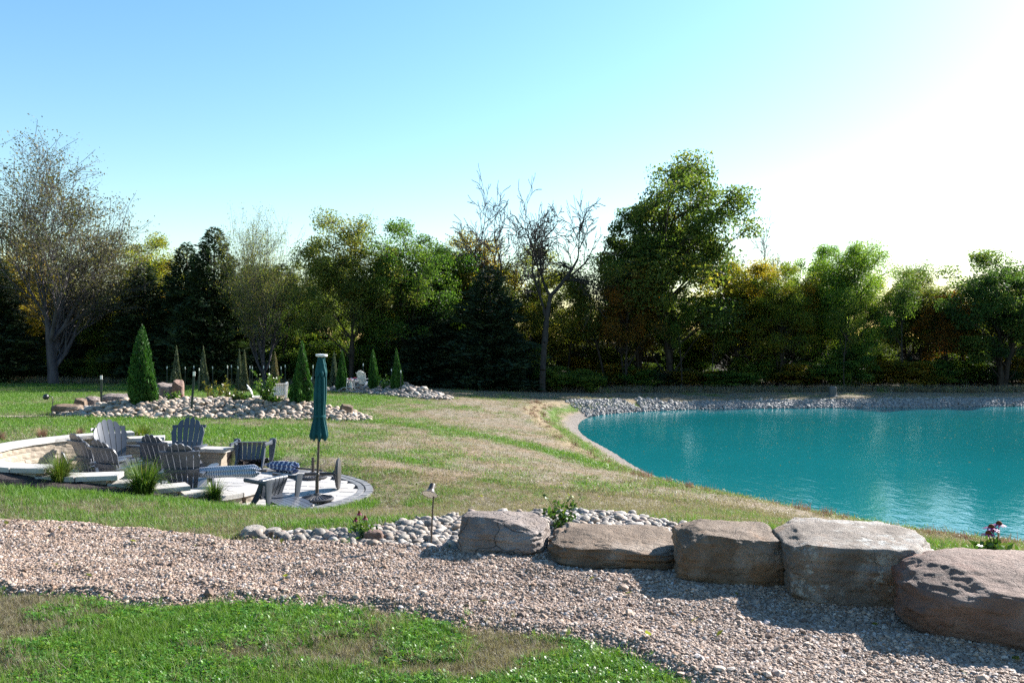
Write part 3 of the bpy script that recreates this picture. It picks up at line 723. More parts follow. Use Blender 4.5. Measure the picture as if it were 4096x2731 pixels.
boulder(3105, 3700, 2454, .385, .92, 21, 'rock_lichen', 'largest flat-topped boulder with pale lichen blotches on its face',
        [((.0,.0,1),.88),((1,-.5,.35),1.12),((-.9,.5,.3),1.15)], 8, .036, R(-10))
boulder(3600, 4420, 2640, .38, .80, 27, 'rock_red', 'long reddish banded boulder with rounded end next to the coneflower clump',
        [((.25,-.5,1),.86),((-.5,-.8,.9),1.05),((.1,-1,.25),1.0)], 4.5, .036, R(-17))
boulder(2112, 2195, 2236, .12, .2, 31, 'rock_grey', 'small dark wedge of stone jammed between the grey and the low brown boulder', [], 4, .08, 0.2)

# ------------------------------------------------------------------ beds of river stones
sm = []
for i in range(7): sm.append(pebble(i + 30, 2, (1, .66 + .09 * (i % 4), .42 + .09 * (i % 3)), .26))
def variants(mat):
    out = []
    for q in sm:
        c = q.copy(); c.materials.clear(); c.materials.append(M[mat]); out.append(c)
    return out
def stone_bed(name, poly, step, mat, label, group, nobj, seed, big=1.25, lift=0.0, view=None, zfun=None):
    r = np.random.default_rng(seed); P_ = np.array(poly)
    root = empty(name, (0, 0, 0)); tag(root, label, 'stone bed', group)
    pts = []
    for layer in (0, 1):
        xs = np.arange(P_[:,0].min(), P_[:,0].max(), step); ys = np.arange(P_[:,1].min(), P_[:,1].max(), step * .87)
        X, Y = np.meshgrid(xs, ys); X = X + (np.arange(len(ys)) % 2)[:,None] * step / 2 + layer * step * .4
        X = X.ravel() + r.normal(0, step * .2, X.size); Y = Y.ravel() + r.normal(0, step * .2, Y.size)
        s = sdf(X, Y, poly) + r.normal(0, step * .35, X.size); k = s > 0
        if layer: k &= r.uniform(0, 1, X.size) < .55
        X, Y = X[k], Y[k]; sz = step * np.clip(r.lognormal(.05, .30, len(X)), .55, 2.0) * big
        Z = hgt(X, Y) + sz * (.10 if layer == 0 else .34) + lift * sstep(0, .5, sdf(X, Y, poly)) * sstep(-.3, .5, X)
        pts.append(np.c_[X, Y, Z, sz])
    A = np.concatenate(pts); score = A[:,3] / np.hypot(A[:,0], A[:,1])
    if view is not None: score = score * view(A)
    A = A[np.argsort(-score)]; ms = variants(mat)
    for i in range(min(nobj, len(A))):
        o = link('stone', ms[i % 7], None, root); o.location = A[i,:3]; o.scale = (A[i,3],) * 3
        o.rotation_euler = (r.normal(0, .25), r.normal(0, .25), r.uniform(0, 6.28))
    B = A[nobj:]
    if len(B):
        c = proto_collection(name + '_piece', ms)
        q = scatter('stones', c, 7, B[:,:3], np.c_[r.normal(0,.25,len(B)), r.normal(0,.25,len(B)), r.uniform(0,6.28,len(B))], B[:,3], None, None, None, root)
    return root
def seen_near(A):      # those in the open count for more than those behind the boulders
    return np.where((A[:,0] > 0) & (A[:,1] < 6.55), .1, 1.0)
stone_bed('stone_bed', BED_NEAR, .056, 'stone', 'bed of mixed grey and tan river stones behind the boulder row', None, 290, 4, 1.2, .04, seen_near)
stone_bed('stone_bed', BED_MID, .135, 'stone_warm', 'long mounded bed of warm tan river stones round two arborvitae', None, 290, 5, 1.2)
stone_bed('stone_bed', BED_FAR, .16, 'stone', 'mounded stone bed with three small arborvitae and a pale chair', None, 200, 6, 1.2)
# riprap along the far bank
rip = np.array(POND)
far = [p for p in rip if p[1] > 41.5 and p[0] < 62]
far = np.array(sorted(far, key=lambda p: p[0]))
r = np.random.default_rng(9); n = 22000; t_ = r.uniform(0, 1, n); k = np.interp(far[:,0].min() + t_ ** 1.0 * (58 - far[:,0].min()), far[:,0], far[:,1]); xx = far[:,0].min() + t_ * (58 - far[:,0].min())
wd = 1.75 + 1.2 * (xx < 9) ; o_ = r.uniform(-.06, 1, n) * wd; yy_ = k + o_
xx = np.where(xx < 7.5, xx - .35 * np.clip(o_, 0, 9), xx)
sz = r.lognormal(math.log(.14), .3, n)
zz = np.where(o_ < 0, -.03, hgt(xx, yy_)) + sz * .15
rc = [pebble(i + 60, 1, (1, .8, .7), .35, False) for i in range(5)]
for q in rc: q.materials.append(M['stone_cool'])
scatter('riprap', proto_collection('riprap_piece', rc), 5, np.c_[xx, yy_, zz], np.c_[r.uniform(0,6.28,n), r.uniform(0,6.28,n), r.uniform(0,6.28,n)], sz,
        'grey rubble rock lining the far bank of the pond', 'riprap')
# single larger rocks
for (a, b, py, h, dp, sd, mat, lab) in [
    (968, 1062, 2155, .085, .24, 40, 'stone_pale', 'smooth white boulder where the stone bed meets the gravel path'),
    (1062, 1130, 2150, .07, .16, 41, 'stone_pale', 'small pale boulder just behind the brown pipe stub'),
    (1455, 1535, 2172, .10, .14, 42, 'rock_red', 'pinkish angular rock lying in the stones below the fading coneflowers')]:
    boulder(a, b, py, h, dp, sd, mat, lab, [((0,0,1),.9)], 3, .07, .2, None, (0,0), .03, 'loose rocks in the near stone bed', 'rock')
for (a, b, D, h, dp, sd, mat, lab) in [
    (405, 545, 29.0, .62, .8, 50, 'rock_grey', 'grey boulder beside the stake at the mound behind the big arborvitae'),
    (620, 712, 29.4, .95, .8, 51, 'rock_grey', 'pale grey boulder leaning at the back of the tall arborvitae'),
    (690, 735, 29.2, .98, .6, 52, 'rock_red', 'orange tan boulder standing behind the pale grey one on the mound'),
    (215, 330, 26.6, .32, .6, 53, 'rock_brown', 'dark low boulder at the tip of the mounded stone bed by the hooked lamp'),
    (300, 345, 27.6, .5, .5, 54, 'rock_brown', 'dark brown boulder second from the tip of the mounded bed'),
    (340, 400, 28.2, .55, .5, 55, 'rock_grey', 'rounded grey boulder between the dark brown one and the staked boulder'),
    (1360, 1410, 26.0, .35, .25, 56, 'rock_brown', 'thin dark slab lying on the stones at the end of the mounded bed')]:
    b_ = boulder(a, b, 0, h, dp, sd, mat, lab, [((.2,-.2,1),.85)], 4, .06, .3, D, (0,0), .1, 'boulders set in the mounded bed')
# ------------------------------------------------------------------ adirondack chairs (canonical: facing -Y, feet on z = 0)
def back_pt(x, t):
    y = .10 + .13 * t + .14 * t * t - .06 * (1 - (x / .32) ** 2) * (-1) * 0 - .05 * (x / .3) ** 2; z = .20 + .80 * t
    return Vector((x, y, z))
def make_chair(mat):
    root = empty('adirondack_chair'); m = M[mat]; ns = 6
    hw = lambda t: .205 + .10 * min(1, t / .72)
    for i in range(ns):
        a, b = -1 + 2 * i / ns, -1 + 2 * (i + 1) / ns; ga = .011
        rows = []
        for k in range(13):
            row = []
            for j in range(4):
                f = a + (b - a) * j / 3
                tt = 1 - .30 * abs(f) ** 2.2
                lipc = 1 - .035 * ((2 * j / 3 - 1) ** 2)          # each slat end slightly rounded
                t = tt * lipc * k / 12 if k == 12 else tt * k / 12
                x = f * hw(t); x += ga * (1 if j == 0 else -1 if j == 3 else 0) * .5
                row.append(back_pt(x, t))
            rows.append(row)
        MB().slab(rows, .018).build('back_slat', m, root, True)
    for i in range(ns):
        a, b = -1 + 2 * i / ns, -1 + 2 * (i + 1) / ns; rows = []
        for (y, z) in [(-.415,.27),(-.42,.32),(-.405,.358),(-.37,.372),(-.25,.352),(-.1,.318),(.03,.285),(.12,.262)]:
            w = .275 - .05 * (y + .42) / .54; dip = -.012 * (1 - ((a + b) / 2) ** 2)
            rows.append([Vector((a * w + .006, y, z + dip)), Vector((b * w - .006, y, z + dip))])
        MB().slab(rows, -.018).build('seat_slat', m, root, True)
    for t0, t1 in ((.40, .48), (.78, .84)):
        rows = []
        for t in (t0, t1):
            row = []
            for j in range(9):
                f = -.97 + 1.94 * j / 8; p = back_pt(f * hw(t), t); p.y += .022; row.append(p)
            rows.append(row)
        MB().slab(rows, -.02).build('back_rail', m, root, True)
    for s in (-1, 1):
        rows = []                                                    # arm, broad and rounded in front
        for (y, wi, wo) in [(-.47,.02,.02),(-.455,.05,.05),(-.42,.065,.065),(-.2,.06,.06),(.05,.045,.05),(.24,.03,.035)]:
            xc = .335 - .03 * (y + .47) / .7; z = .565 - .045 * (y + .47) / .7
            rows.append([Vector((s * (xc - wi), y, z)), Vector((s * xc, y, z + .006)), Vector((s * (xc + wo), y, z))])
        MB().slab(rows, -.028 * s).build('arm', m, root, True)
        fl = MB(); rows = []                                         # front leg, a flared channel
        for z, w0, w1 in [(0,-.43,-.335),(.12,-.415,-.335),(.3,-.405,-.32),(.45,-.41,-.30),(.545,-.44,-.25)]:
            rows.append([Vector((s * (.315 - .03 * (1 - z)), w0, z)), Vector((s * (.33 - .03 * (1 - z)), (w0 + w1) / 2, z)), Vector((s * (.315 - .03 * (1 - z)), w1, z))])
        fl.slab(rows, .03 * s).build('front_leg', m, root, True)
        rows = []
        for y, z0, z1 in [(-.34,.27,.355),(-.1,.20,.30),(.10,.13,.25),(.26,.06,.16),(.43,0,.05)]:
            rows.append([Vector((s * .255, y, z0)), Vector((s * .255, y, z1))])
        MB().slab(rows, .028 * s).build('rear_leg', m, root, True)
    return root
def lowest(root, Mx):
    lo = 1e9
    for ch in root.children:
        for v in ch.data.vertices: lo = min(lo, (Mx @ v.co).z)
    return lo
chair0 = make_chair('chair'); used0 = [False]
def chair(x, y, z, rz, label, rx=0.0, ry=0.0, mat=None, s=1.0, sy=1.0, group='chairs around the ring patio', name=None):
    o = copy_tree(chair0) if used0[0] else chair0; used0[0] = True
    Mx = Matrix.Rotation(rz, 4, 'Z') @ Matrix.Rotation(ry, 4, 'Y') @ Matrix.Rotation(rx, 4, 'X')
    o.rotation_euler = Mx.to_euler(); o.scale = (s, s * sy, s)
    o.location = (x, y, z - lowest(o, Mx @ Matrix.Diagonal((s, s * sy, s, 1))))
    if mat:
        for ch in o.children:
            ch.data = ch.data.copy(); ch.data.materials.clear(); ch.data.materials.append(M[mat])
    return tag(o, label, 'chair', group)
Fz = FLOOR + .003
chair(-4.82, 11.75, Fz, R(184), 'dark grey chair turned away from the path beside the small green grass clump', s=.94)
chair(-5.58, 12.75, Fz, R(166), 'dark grey chair turned away, partly hidden by the bushy green grass clump', s=.95)
chair(-5.88, 14.30, Fz, R(6), 'dark grey tall-backed chair facing the path in front of the pier of the wall')
chair(-7.0, 14.05, Fz, R(50), 'silvery sunlit chair facing the pond in front of the highest wall')
chair(-6.10, 12.25, Fz, R(155), 'dark grey chair turned sideways, close behind the limestone cap end', s=.93)
chair(-6.75, 12.85, Fz, R(146), 'dark grey chair turned sideways close to the tipped one inside the ring', s=.95)
chair(-7.4, 12.7, Fz, R(84), 'grey chair tipped forward on its face inside the curve of the wall', rx=R(112), s=.85, sy=.6)
chair(-4.85, 14.6, Fz, R(4), 'grey chair tipped on its back with its underside towards the path, beside the striped umbrella', rx=R(-90), sy=.62)
chair(-3.66, 11.52, Fz, R(-118), 'grey chair tipped on its back at the patio edge beside the green umbrella', rx=R(-90), s=.9, sy=.6)

# ------------------------------------------------------------------ umbrellas
def stand(name, label, loc, group='cast umbrella stands'):
    root = empty(name, loc); tag(root, label, 'umbrella stand', group)
    MB().lathe([(.235,0),(.25,.008),(.252,.03),(.24,.04),(.22,.043),(.10,.075),(.055,.082),(.05,.10),(.032,.11)], 40).build('base', M['iron'], root, True)
    for k in range(28):
        a = 2 * math.pi * k / 28; c, s = math.cos(a), math.sin(a)
        MB().tube([(c*.08, s*.08, .080), (c*.225, s*.225, .043)], [.005, .010], 5).build('rib', M['iron'], root)
    MB().tube([(0,0,.09),(0,0,.36)], .026, 14).build('tube', M['pole'], root, True)
    kn = MB().tube([(.02,0,.30),(.055,0,.30)], .008, 8).build('knob', M['iron'], root)
    return root
def canopy_mb(L, prof, pleats, seed, depth=.28, twist=.8, n=96):
    mb = MB(); rows = 46; b = 0
    for i in range(rows + 1):
        t = i / rows; rad = np.interp(t, [p[0] for p in prof], [p[1] for p in prof]); z = t * L
        ring = []
        for k in range(n):
            a = 2 * math.pi * k / n; ph = a * pleats + twist * 6 * t + .5 * math.sin(3 * t + seed)
            f = 1 - depth * (0.5 + .5 * math.cos(ph)) ** 1.6 - .10 * mnoise.noise(Vector((math.cos(a) * 1.5, math.sin(a) * 1.5, t * 5 + seed)))
            zz = z + (.035 * math.cos(ph) * max(0, 1 - t / .12) if t < .12 else 0)
            mb.v.append(Vector((rad * f * math.cos(a), rad * f * math.sin(a), zz)))
    for i in range(rows):
        for k in range(n): mb.f.append((i*n+k, i*n+(k+1) % n, (i+1)*n+(k+1) % n, (i+1)*n+k))
    mb.f.append(tuple(range(n))); mb.f.append(tuple(rows*n + k for k in range(n)))
    return mb
ub = Vector(((1268 - 2048) / FPX * 12.05, 12.05, FLOOR + .003))
stand('umbrella_stand', 'dark ribbed umbrella stand holding the closed green umbrella', ub)
ug = empty('patio_umbrella', ub + Vector((0, 0, .10))); ug.rotation_euler = (R(.5), R(2.0), 0)
tag(ug, 'closed dark green umbrella standing upright in its ribbed base', 'umbrella')
MB().tube([(0,0,0),(0,0,2.05)], .019, 12).build('pole', M['pole'], ug, True)
cn = canopy_mb(1.22, [(0,.115),(.05,.15),(.14,.125),(.24,.092),(.30,.088),(.5,.098),(.75,.085),(.92,.062),(1,.045)], 8, 2).build('canopy', M['teal'], ug, True); cn.location = (0, 0, .83)
fl = canopy_mb(.27, [(0,.092),(.6,.07),(1,.05)], 8, 5, .14).build('vent_flap', M['teal'], ug, True); fl.location = (0, 0, 1.80)
bn = MB().lathe([(.09,0),(.094,.01),(.094,.03),(.09,.04)], 32).build('tie_band', M['teal'], ug, True); bn.location = (0, 0, 1.15)
MB().lathe([(.03,2.04),(.04,2.06),(.085,2.075),(.09,2.095),(.085,2.105),(.01,2.11)], 28).build('solar_cap', M['cap'], ug, True)
MB().lathe([(.026,.26),(.028,.27),(.028,.30),(.02,.31)], 14).build('sleeve', M['pole'], ug, True)
stand('umbrella_stand', 'empty upright umbrella stand behind the closed green umbrella', (-3.5, 14.0, Fz))
s3 = stand('umbrella_stand', 'umbrella stand lying on its side with its flat base turned up', (-2.80, 12.95, FLOOR + .254)); s3.rotation_euler = (0, R(-90), R(6))
for ch in s3.children:
    if ch.name.startswith('tube'): ch.scale = (1, 1, 1.75); ch.location.z = -.07
def lying(label, loc, rz, ry, mat, L, rad, pole, group='striped umbrellas lying closed'):
    root = empty('striped_umbrella', loc); root.rotation_euler = (0, R(90) + ry, rz); tag(root, label, 'umbrella', group)
    q = canopy_mb(L, [(0,.4*rad),(.06,rad*1.15),(.2,rad),(.5,rad*1.05),(.8,rad*.8),(1,.3*rad)], 7, 7, .22, .4).build('canopy', M[mat], root, True)
    MB().tube([(0,0,-pole),(0,0,.05)], .018, 10).build('pole', M['pole'], root, True)
    MB().lathe([(.012,L-.02),(.022,L),(.02,L+.04),(.006,L+.07)], 10).build('finial', M['cap'], root, True)
    return root
# canopy axis runs from local z=0 (ribs end) to L (tip); rotated so that the tip points along +X turned by rz
lying('blue and white striped umbrella lying on the paving beyond the tipped chair', (-3.92, 14.5, FLOOR + .10), R(151), 0, 'stripe2', .75, .10, .62)
lying('finely striped blue and white umbrella resting across the legs of the tipped chair', (-3.72, 11.70, FLOOR + .50), R(176), R(2), 'stripe', 1.22, .085, .12)

# ------------------------------------------------------------------ lamps, stakes, pipe, pump cover
lp = G(1722, 2196); lamp = empty('path_lamp', lp); tag(lamp, 'bronze path lamp with tilted white-lined shade on a thin stem beside the first boulder', 'lamp')
top = Vector((.025, 0, .43))
MB().tube([(0,0,-.1),(.012,0,.22),(.025,0,.44)], .0065, 8).build('stem', M['pole'], lamp, True)
sh = MB().lathe([(.021,.075),(.023,.07),(.026,.03),(.032,.012),(.05,-.004),(.066,-.014),(.064,-.018),(.047,-.008),(.029,.008),(.02,.03)], 30).build('shade', M['pole'], lamp, True)
inn = MB().lathe([(.0655,-.0165),(.0645,-.0150),(.047,-.006),(.029,.006),(.021,.02)], 30).build('shade_lining', M['white'], sh, True)
bu = MB().lathe([(.004,-.012),(.014,-.006),(.017,.008),(.014,.03)], 14).build('bulb', M['bulb'], sh, True)
sh.location = (.0, -.012, .455); sh.rotation_euler = (R(-34), R(14), 0)
hk = gxy(200, 25.4); hook = empty('hooked_lamp', hk); tag(hook, 'black hooked garden lamp at the tip of the mounded stone bed', 'lamp')
MB().tube([(.05,0,-.1),(.05,0,.3),(.1,0,.55),(.06,0,.66),(-.06,0,.68)], .014, 8).build('stem', M['black'], hook, True)
MB().lathe([(.05,-.09),(.09,-.05),(.095,0),(.07,.06),(.03,.085)], 16, Matrix.Translation((-.13,0,.66))).build('head', M['black'], hook, True)
pp = G(1085, 2168); pst = empty('drain_pipe', pp); tag(pst, 'short brown pipe stub standing at the gravel edge', 'pipe')
MB().tube([(0,0,-.05),(0,0,.075)], .018, 16).build('pipe', M['pipe'], pst, True); MB().lathe([(.024,.072),(.025,.076),(.025,.09),(.017,.09),(.017,.07)], 16).build('rim', M['pipe'], pst, True)

tp0 = empty('stake')
mb = MB().box(-.022,.022,-.003,.003,0,1.3); mb.box(-.003,.003,0,.03,0,1.3)
mb.build('post', M['post_green'], tp0)
mt = MB().box(-.023,.023,-.004,.004,1.3,1.45); mt.box(-.004,.004,0,.031,1.3,1.45); mt.build('white_tip', M['white'], tp0)
stk = [(405,28.3,1.30,1.0,'white-tipped steel stake beside the grey boulder on the mounded bed',0),(765,26.3,1.36,1.0,'white-tipped steel stake leaning in the front of the mounded stone bed',R(4)),
       (1246,33.5,1.1,1,'white-tipped stake just behind the smaller arborvitae of the mounded bed',0),(1252,40,1.5,1,'taller white-tipped stake behind the smaller arborvitae',0),
       (1453,44.5,1.35,1,'white-tipped stake rising behind the pale chair on the distant bed',0),(1566,43.5,1.1,1,'white-tipped stake next to the last arborvitae of the distant bed',0),(1603,39.5,1.2,1,'dark stake standing in front of the last arborvitae of the distant bed',0)]
first = [True]
def stake(x, y, h, label, lean=0, grp='white-tipped stakes'):
    o = tp0 if first[0] else copy_tree(tp0); first[0] = False
    o.location = (x, y, ground(x, y) - .03); o.scale = ((1.7, 1.7, h / 1.45) if y < 30 else (1, 1, h / 1.45)); o.rotation_euler = (0, lean, random.uniform(-.4, .4)); tag(o, label, 'stake', grp)
for pxx, D, h, s, lab, ln in stk:
    p = gxy(pxx, D); stake(p.x, p.y, h, lab, ln)
rnd2 = random.Random(3)
for pxx, D in [(668,46.5),(740,44.5),(778,46),(795,43),(852,47.5),(910,43),(926,46.5),(954,43.5),(998,46.5),(1008,43.2),(1057,46),(1078,47),(1127,45),(1141,47.5)]:
    p = gxy(pxx, D); stake(p.x, p.y, rnd2.uniform(1.35, 1.5), 'slim white-tipped stake in the planting in front of the dark cedars', rnd2.uniform(-.03,.03), 'stakes in the far planting')
pc = gxy(3332, 51.2); cv = empty('pump_cover', pc); tag(cv, 'grey stump-shaped pump cover standing on the far bank', 'pump cover')
mb = MB().lathe([(.27,0),(.25,.1),(.235,.35),(.23,.55),(.21,.62),(.14,.66),(.02,.665)], 20, None, lambda a, z: 1 + .05 * math.cos(5*a) + .03 * math.sin(9*a + z*4)); mb.build('body', M['pump'], cv, True)
MB().lathe([(.36,0),(.34,.06),(.27,.10),(.2,.11)], 20, Matrix.Translation((-.05,-.05,0)), lambda a, z: 1 + .1 * math.cos(3*a)).build('foot', M['pump'], cv, True)

# pale chairs among the beds
def pale(px, D, rz, lab, rx=0.0, dz=0.0, s=.95):
    p = gxy(px, D); chair(p.x, p.y, p.z + dz, rz, lab, rx, 0, 'chair_pale', s, 1.0, 'pale chairs in the garden beds')
pale(1026, 29.2, R(105), 'weathered white chair half hidden by the leafy shrub on the mounded bed', 0, -.12)
pale(1120, 28.2, R(20), 'weathered pale chair fallen on its back by the smaller arborvitae', R(-88), -.02, .8)
pale(1452, 42.6, R(160), 'white chair standing on the distant stone bed between two arborvitae', 0, -.02)
pale(1424, 41.8, R(80), 'pale chair fallen over beside the white chair on the distant bed', R(-80), -.05, .8)
# ------------------------------------------------------------------ foliage helpers
def leaf_quads(c, size, r, aspect=.5, up=None, spread=1.0):
    """rhombic leaves at points c; up = preferred direction of the long axis (n,3) or None"""
    n = len(c); a = r.normal(size=(n, 3))
    if up is not None: a = up + a * spread
    a /= np.linalg.norm(a, axis=1)[:, None]
    b = np.cross(a, r.normal(size=(n, 3))); b /= np.linalg.norm(b, axis=1)[:, None] + 1e-9
    s = np.asarray(size)[:, None] * .5
    V = np.stack([c - a*s, c + b*s*aspect - a*s*.1, c + a*s, c - b*s*aspect - a*s*.1], 1).reshape(-1, 3)
    return V, np.arange(4 * n).reshape(n, 4)
def leaf_mesh(name, c, size, tint, r, **kw):
    V, Fq = leaf_quads(c, size, r, **kw); return np_mesh(name, V, Fq, False, {'tint': np.repeat(np.clip(tint, 0, 1), 4)})
class Skel:
    def __init__(s, seed): s.seg = []; s.tips = []; s.r = random.Random(seed)
    def limb(s, p, d, L, r0, depth, prm):
        rr = s.r; k = prm['k'][depth] if depth < len(prm['k']) else 3; n = prm.get('n', 4); q = p.copy(); dd = d.normalized(); ra = r0
        pts = [q.copy()]
        for i in range(n):
            j = prm['wander']; dd = (dd + Vector((rr.uniform(-j, j), rr.uniform(-j, j), rr.uniform(-j, j))) + Vector((0, 0, prm['up'][min(depth, len(prm['up'])-1)]))).normalized()
            nq = q + dd * (L / n); rb = max(prm.get('rmin', .008), r0 * (1 - (i + 1) / n * prm.get('taper', .55)))
            s.seg.append((q, nq, ra, rb)); q = nq; ra = rb; pts.append(q.copy())
            if depth < prm['depth'] and (i >= prm['first'][min(depth, len(prm['first'])-1)]):
                for _ in range(k // n + (1 if rr.random() < (k % n) / n else 0)):
                    ax = Vector((rr.gauss(0, 1), rr.gauss(0, 1), rr.gauss(0, .6))); ax = (ax - dd * ax.dot(dd)).normalized()
                    ang = rr.uniform(*prm['ang'][min(depth, len(prm['ang'])-1)]); nd = dd * math.cos(ang) + ax * math.sin(ang)
                    s.limb(q.copy(), nd, L * rr.uniform(*prm['len']), ra * rr.uniform(*prm.get('ratio', (.52, .76))), depth + 1, prm)
        if depth >= prm['depth'] - prm.get('leaf_from', 0): s.tips += [pts[-1], pts[len(pts)//2]]
    def mesh(s, name, n=5, rmin=0):
        S = [q for q in s.seg if q[2] > rmin]
        p0 = np.array([q[0] for q in S]); p1 = np.array([q[1] for q in S]); r0 = np.array([q[2] for q in S]); r1 = np.array([q[3] for q in S])
        d = p1 - p0; d /= np.linalg.norm(d, axis=1)[:, None] + 1e-9
        ref = np.where(np.abs(d[:, 2:3]) < .9, np.array([[0, 0, 1.]]), np.array([[1., 0, 0]])); u = np.cross(d, ref); u /= np.linalg.norm(u, axis=1)[:, None] + 1e-9; w = np.cross(d, u)
        V = []; a = 2 * math.pi * np.arange(n) / n
        for P0, Rr in ((p0, r0), (p1, r1)):
            V.append(P0[:, None, :] + (u[:, None, :] * np.cos(a)[None, :, None] + w[:, None, :] * np.sin(a)[None, :, None]) * Rr[:, None, None])
        V = np.stack(V, 1).reshape(-1, 3); m = len(S); base = np.arange(m)[:, None] * 2 * n; k = np.arange(n)
        Fq = np.stack([base + k, base + (k + 1) % n, base + n + (k + 1) % n, base + n + k], -1).reshape(-1, 4)
        return np_mesh(name, V, Fq, True)
DOME = {  # height 10: crown bottom, width, clumps, leaves, clump radius, leaf size, trunk radius, stems, droop, lobing
 'oak':    (1.3, 7.6, 122, 66000, .50, .128, .20, 2, .0, .42),
 'light':  (2.2, 7.4, 112, 46000, .50, .108, .12, 3, .5, .42),
 'willow': (1.6, 7.0, 135, 66000, .52, .125, .18, 2, .6, .34),
 'bush':   (0.2, 9.0, 85, 24000, .85, .29, .10, 5, .1, .34)}
def dome_proto(seed, kind):
    lo, W, nc, nl, cr, ls, tr, ns, droop, lob = DOME[kind]; H = 10.0
    r = np.random.default_rng(seed); rr = random.Random(seed); sk = Skel(seed)
    stems = []
    for s in range(ns):
        a = rr.uniform(0, 6.28); d = Vector((math.cos(a), math.sin(a), 0)); o = d * (.12 if ns > 1 else 0); pts = [Vector((o.x, o.y, -.3))]; sp = rr.uniform(.03, .16) * (1.6 if kind == 'bush' else 1)
        for k in range(1, 9):
            z = H * .86 * k / 8; pts.append(Vector((o.x + d.x * sp * z + rr.uniform(-.1,.1), o.y + d.y * sp * z + rr.uniform(-.1,.1), z)))
        for k in range(8): sk.seg.append((pts[k], pts[k+1], tr * (1 - k / 9), tr * (1 - (k + 1) / 9) + .01))
        stems.append(pts)
    C = []
    while len(C) < nc:
        d = r.normal(size=3); d /= np.linalg.norm(d)
        if d[2] < -.75: continue
        env = 1 + lob * 1.3 * mnoise.noise(Vector(d * 1.7) + Vector((seed, 0, 0))) + lob * .6 * mnoise.noise(Vector(d * 4.1) + Vector((0, seed, 0)))
        rad = env * (.35 + .65 * r.uniform() ** .45) if r.uniform() < .75 else env * r.uniform(.1, .7)
        zc = lo + (H - lo) * .5; c = np.array([d[0] * W / 2 * rad, d[1] * W / 2 * rad, zc + d[2] * (H - lo) / 2 * min(rad, 1.08)])
        if c[2] < .1: continue
        C.append(c)
    C = np.array(C)
    for c in C:
        st = rr.choice(stems); cv = Vector(c); hd = math.hypot(c[0], c[1]); zb = min(max(c[2] - hd * rr.uniform(.5, 1.0), H * .08), H * .8)
        k = min(7, int(zb / (H * .86) * 8)); p = st[k].lerp(st[k+1], .5); m = p.lerp(cv, .5) + Vector((rr.uniform(-.2,.2), rr.uniform(-.2,.2), .12 * hd))
        m1 = p.lerp(m, .5) + Vector((rr.uniform(-.12,.12),)*3); r0 = tr * .30 * (.6 + hd / W)
        sk.seg += [(p, m1, r0, r0 * .75), (m1, m, r0 * .75, r0 * .5), (m, cv, r0 * .5, .012)]
        for _ in range(4):
            e = cv + Vector((rr.gauss(0, cr), rr.gauss(0, cr), rr.gauss(0, cr * .7))); sk.seg.append((m.lerp(cv, rr.uniform(.3, 1)), e, .018, .006))
    ti = r.integers(0, nc, nl); g = np.clip(r.normal(0, .9, (nl, 3)), -1.35, 1.35); csz = cr * r.uniform(.6, 1.35, nc)
    c = C[ti] + g * csz[ti][:, None] * np.array([1, 1, .68]); c[:, 2] -= droop * np.abs(g[:, 0]) * cr * .5; c[:, 2] = np.maximum(c[:, 2], .05)
    tint = .42 + .17 * r.normal(size=nc)[ti] + r.normal(0, .15, nl)
    upv = np.tile(np.array([[0, 0, -droop * 1.3]]), (nl, 1)) if droop > .2 else None
    return sk, leaf_mesh('crown', c, ls * r.lognormal(0, .22, nl), tint, r, aspect=.6 if kind != 'willow' else .4, up=upv, spread=.8)
def tree_proto(seed, kind):
    """trunk skeleton and crown mesh of a tree standing at the origin"""
    if kind in DOME: return dome_proto(seed, kind)
    r = np.random.default_rng(seed)
    if kind == 'vase':
        sk = Skel(seed); sk.limb(Vector((0,0,-.3)), Vector((.0,0,1)), 2.0, .14, 0, dict(n=3, k=[9,5,5,4,3], depth=5, up=[.02,.20,.12,.05,.02], wander=.12, first=[0,0,0,0,1], ang=[(.3,1.0),(.2,.55),(.25,.7),(.3,.8)], len=(.62,.9), leaf_from=1, taper=.6, rmin=.0042))
        tips = np.array(sk.tips); nl, sp, ls = 36000, .11, .044
    elif kind == 'bare':
        sk = Skel(seed); sk.limb(Vector((0,0,-.3)), Vector((.05,0,1)), 5.2, .33, 0, dict(ratio=(.56, .80), k=[6,5,5,5,4], depth=5, up=[.04,.12,.07,.03], wander=.24, first=[2,1,0,0,1], ang=[(.35,.8),(.35,.9),(.4,1.0)], len=(.50,.74), taper=.40, rmin=.018))
        return sk, None
    elif kind == 'sapling':
        sk = Skel(seed); sk.limb(Vector((0,0,-.3)), Vector((.08,0,1)), 7.0, .10, 0, dict(k=[10,5,4], depth=2, up=[.05,.10,.03], wander=.14, first=[1,1,1], ang=[(.4,.9),(.4,1.0)], len=(.30,.45), leaf_from=1))
        tips = np.array(sk.tips); nl, sp, ls = 11000, .34, .11
    ti = r.integers(0, len(tips), nl); clump = r.normal(size=len(tips)); c = tips[ti] + np.clip(r.normal(0, 1, (nl, 3)), -1.6, 1.6) * sp * np.array([1, 1, .75])
    tint = .45 + .18 * clump[ti] + r.normal(0, .16, nl)
    upv = np.tile(np.array([[0, 0, -.6]]), (nl, 1)) if kind == 'vase' else None
    return sk, leaf_mesh('crown', c, ls * r.lognormal(0, .3, nl), tint, r, aspect=.55, up=upv, spread=.7)
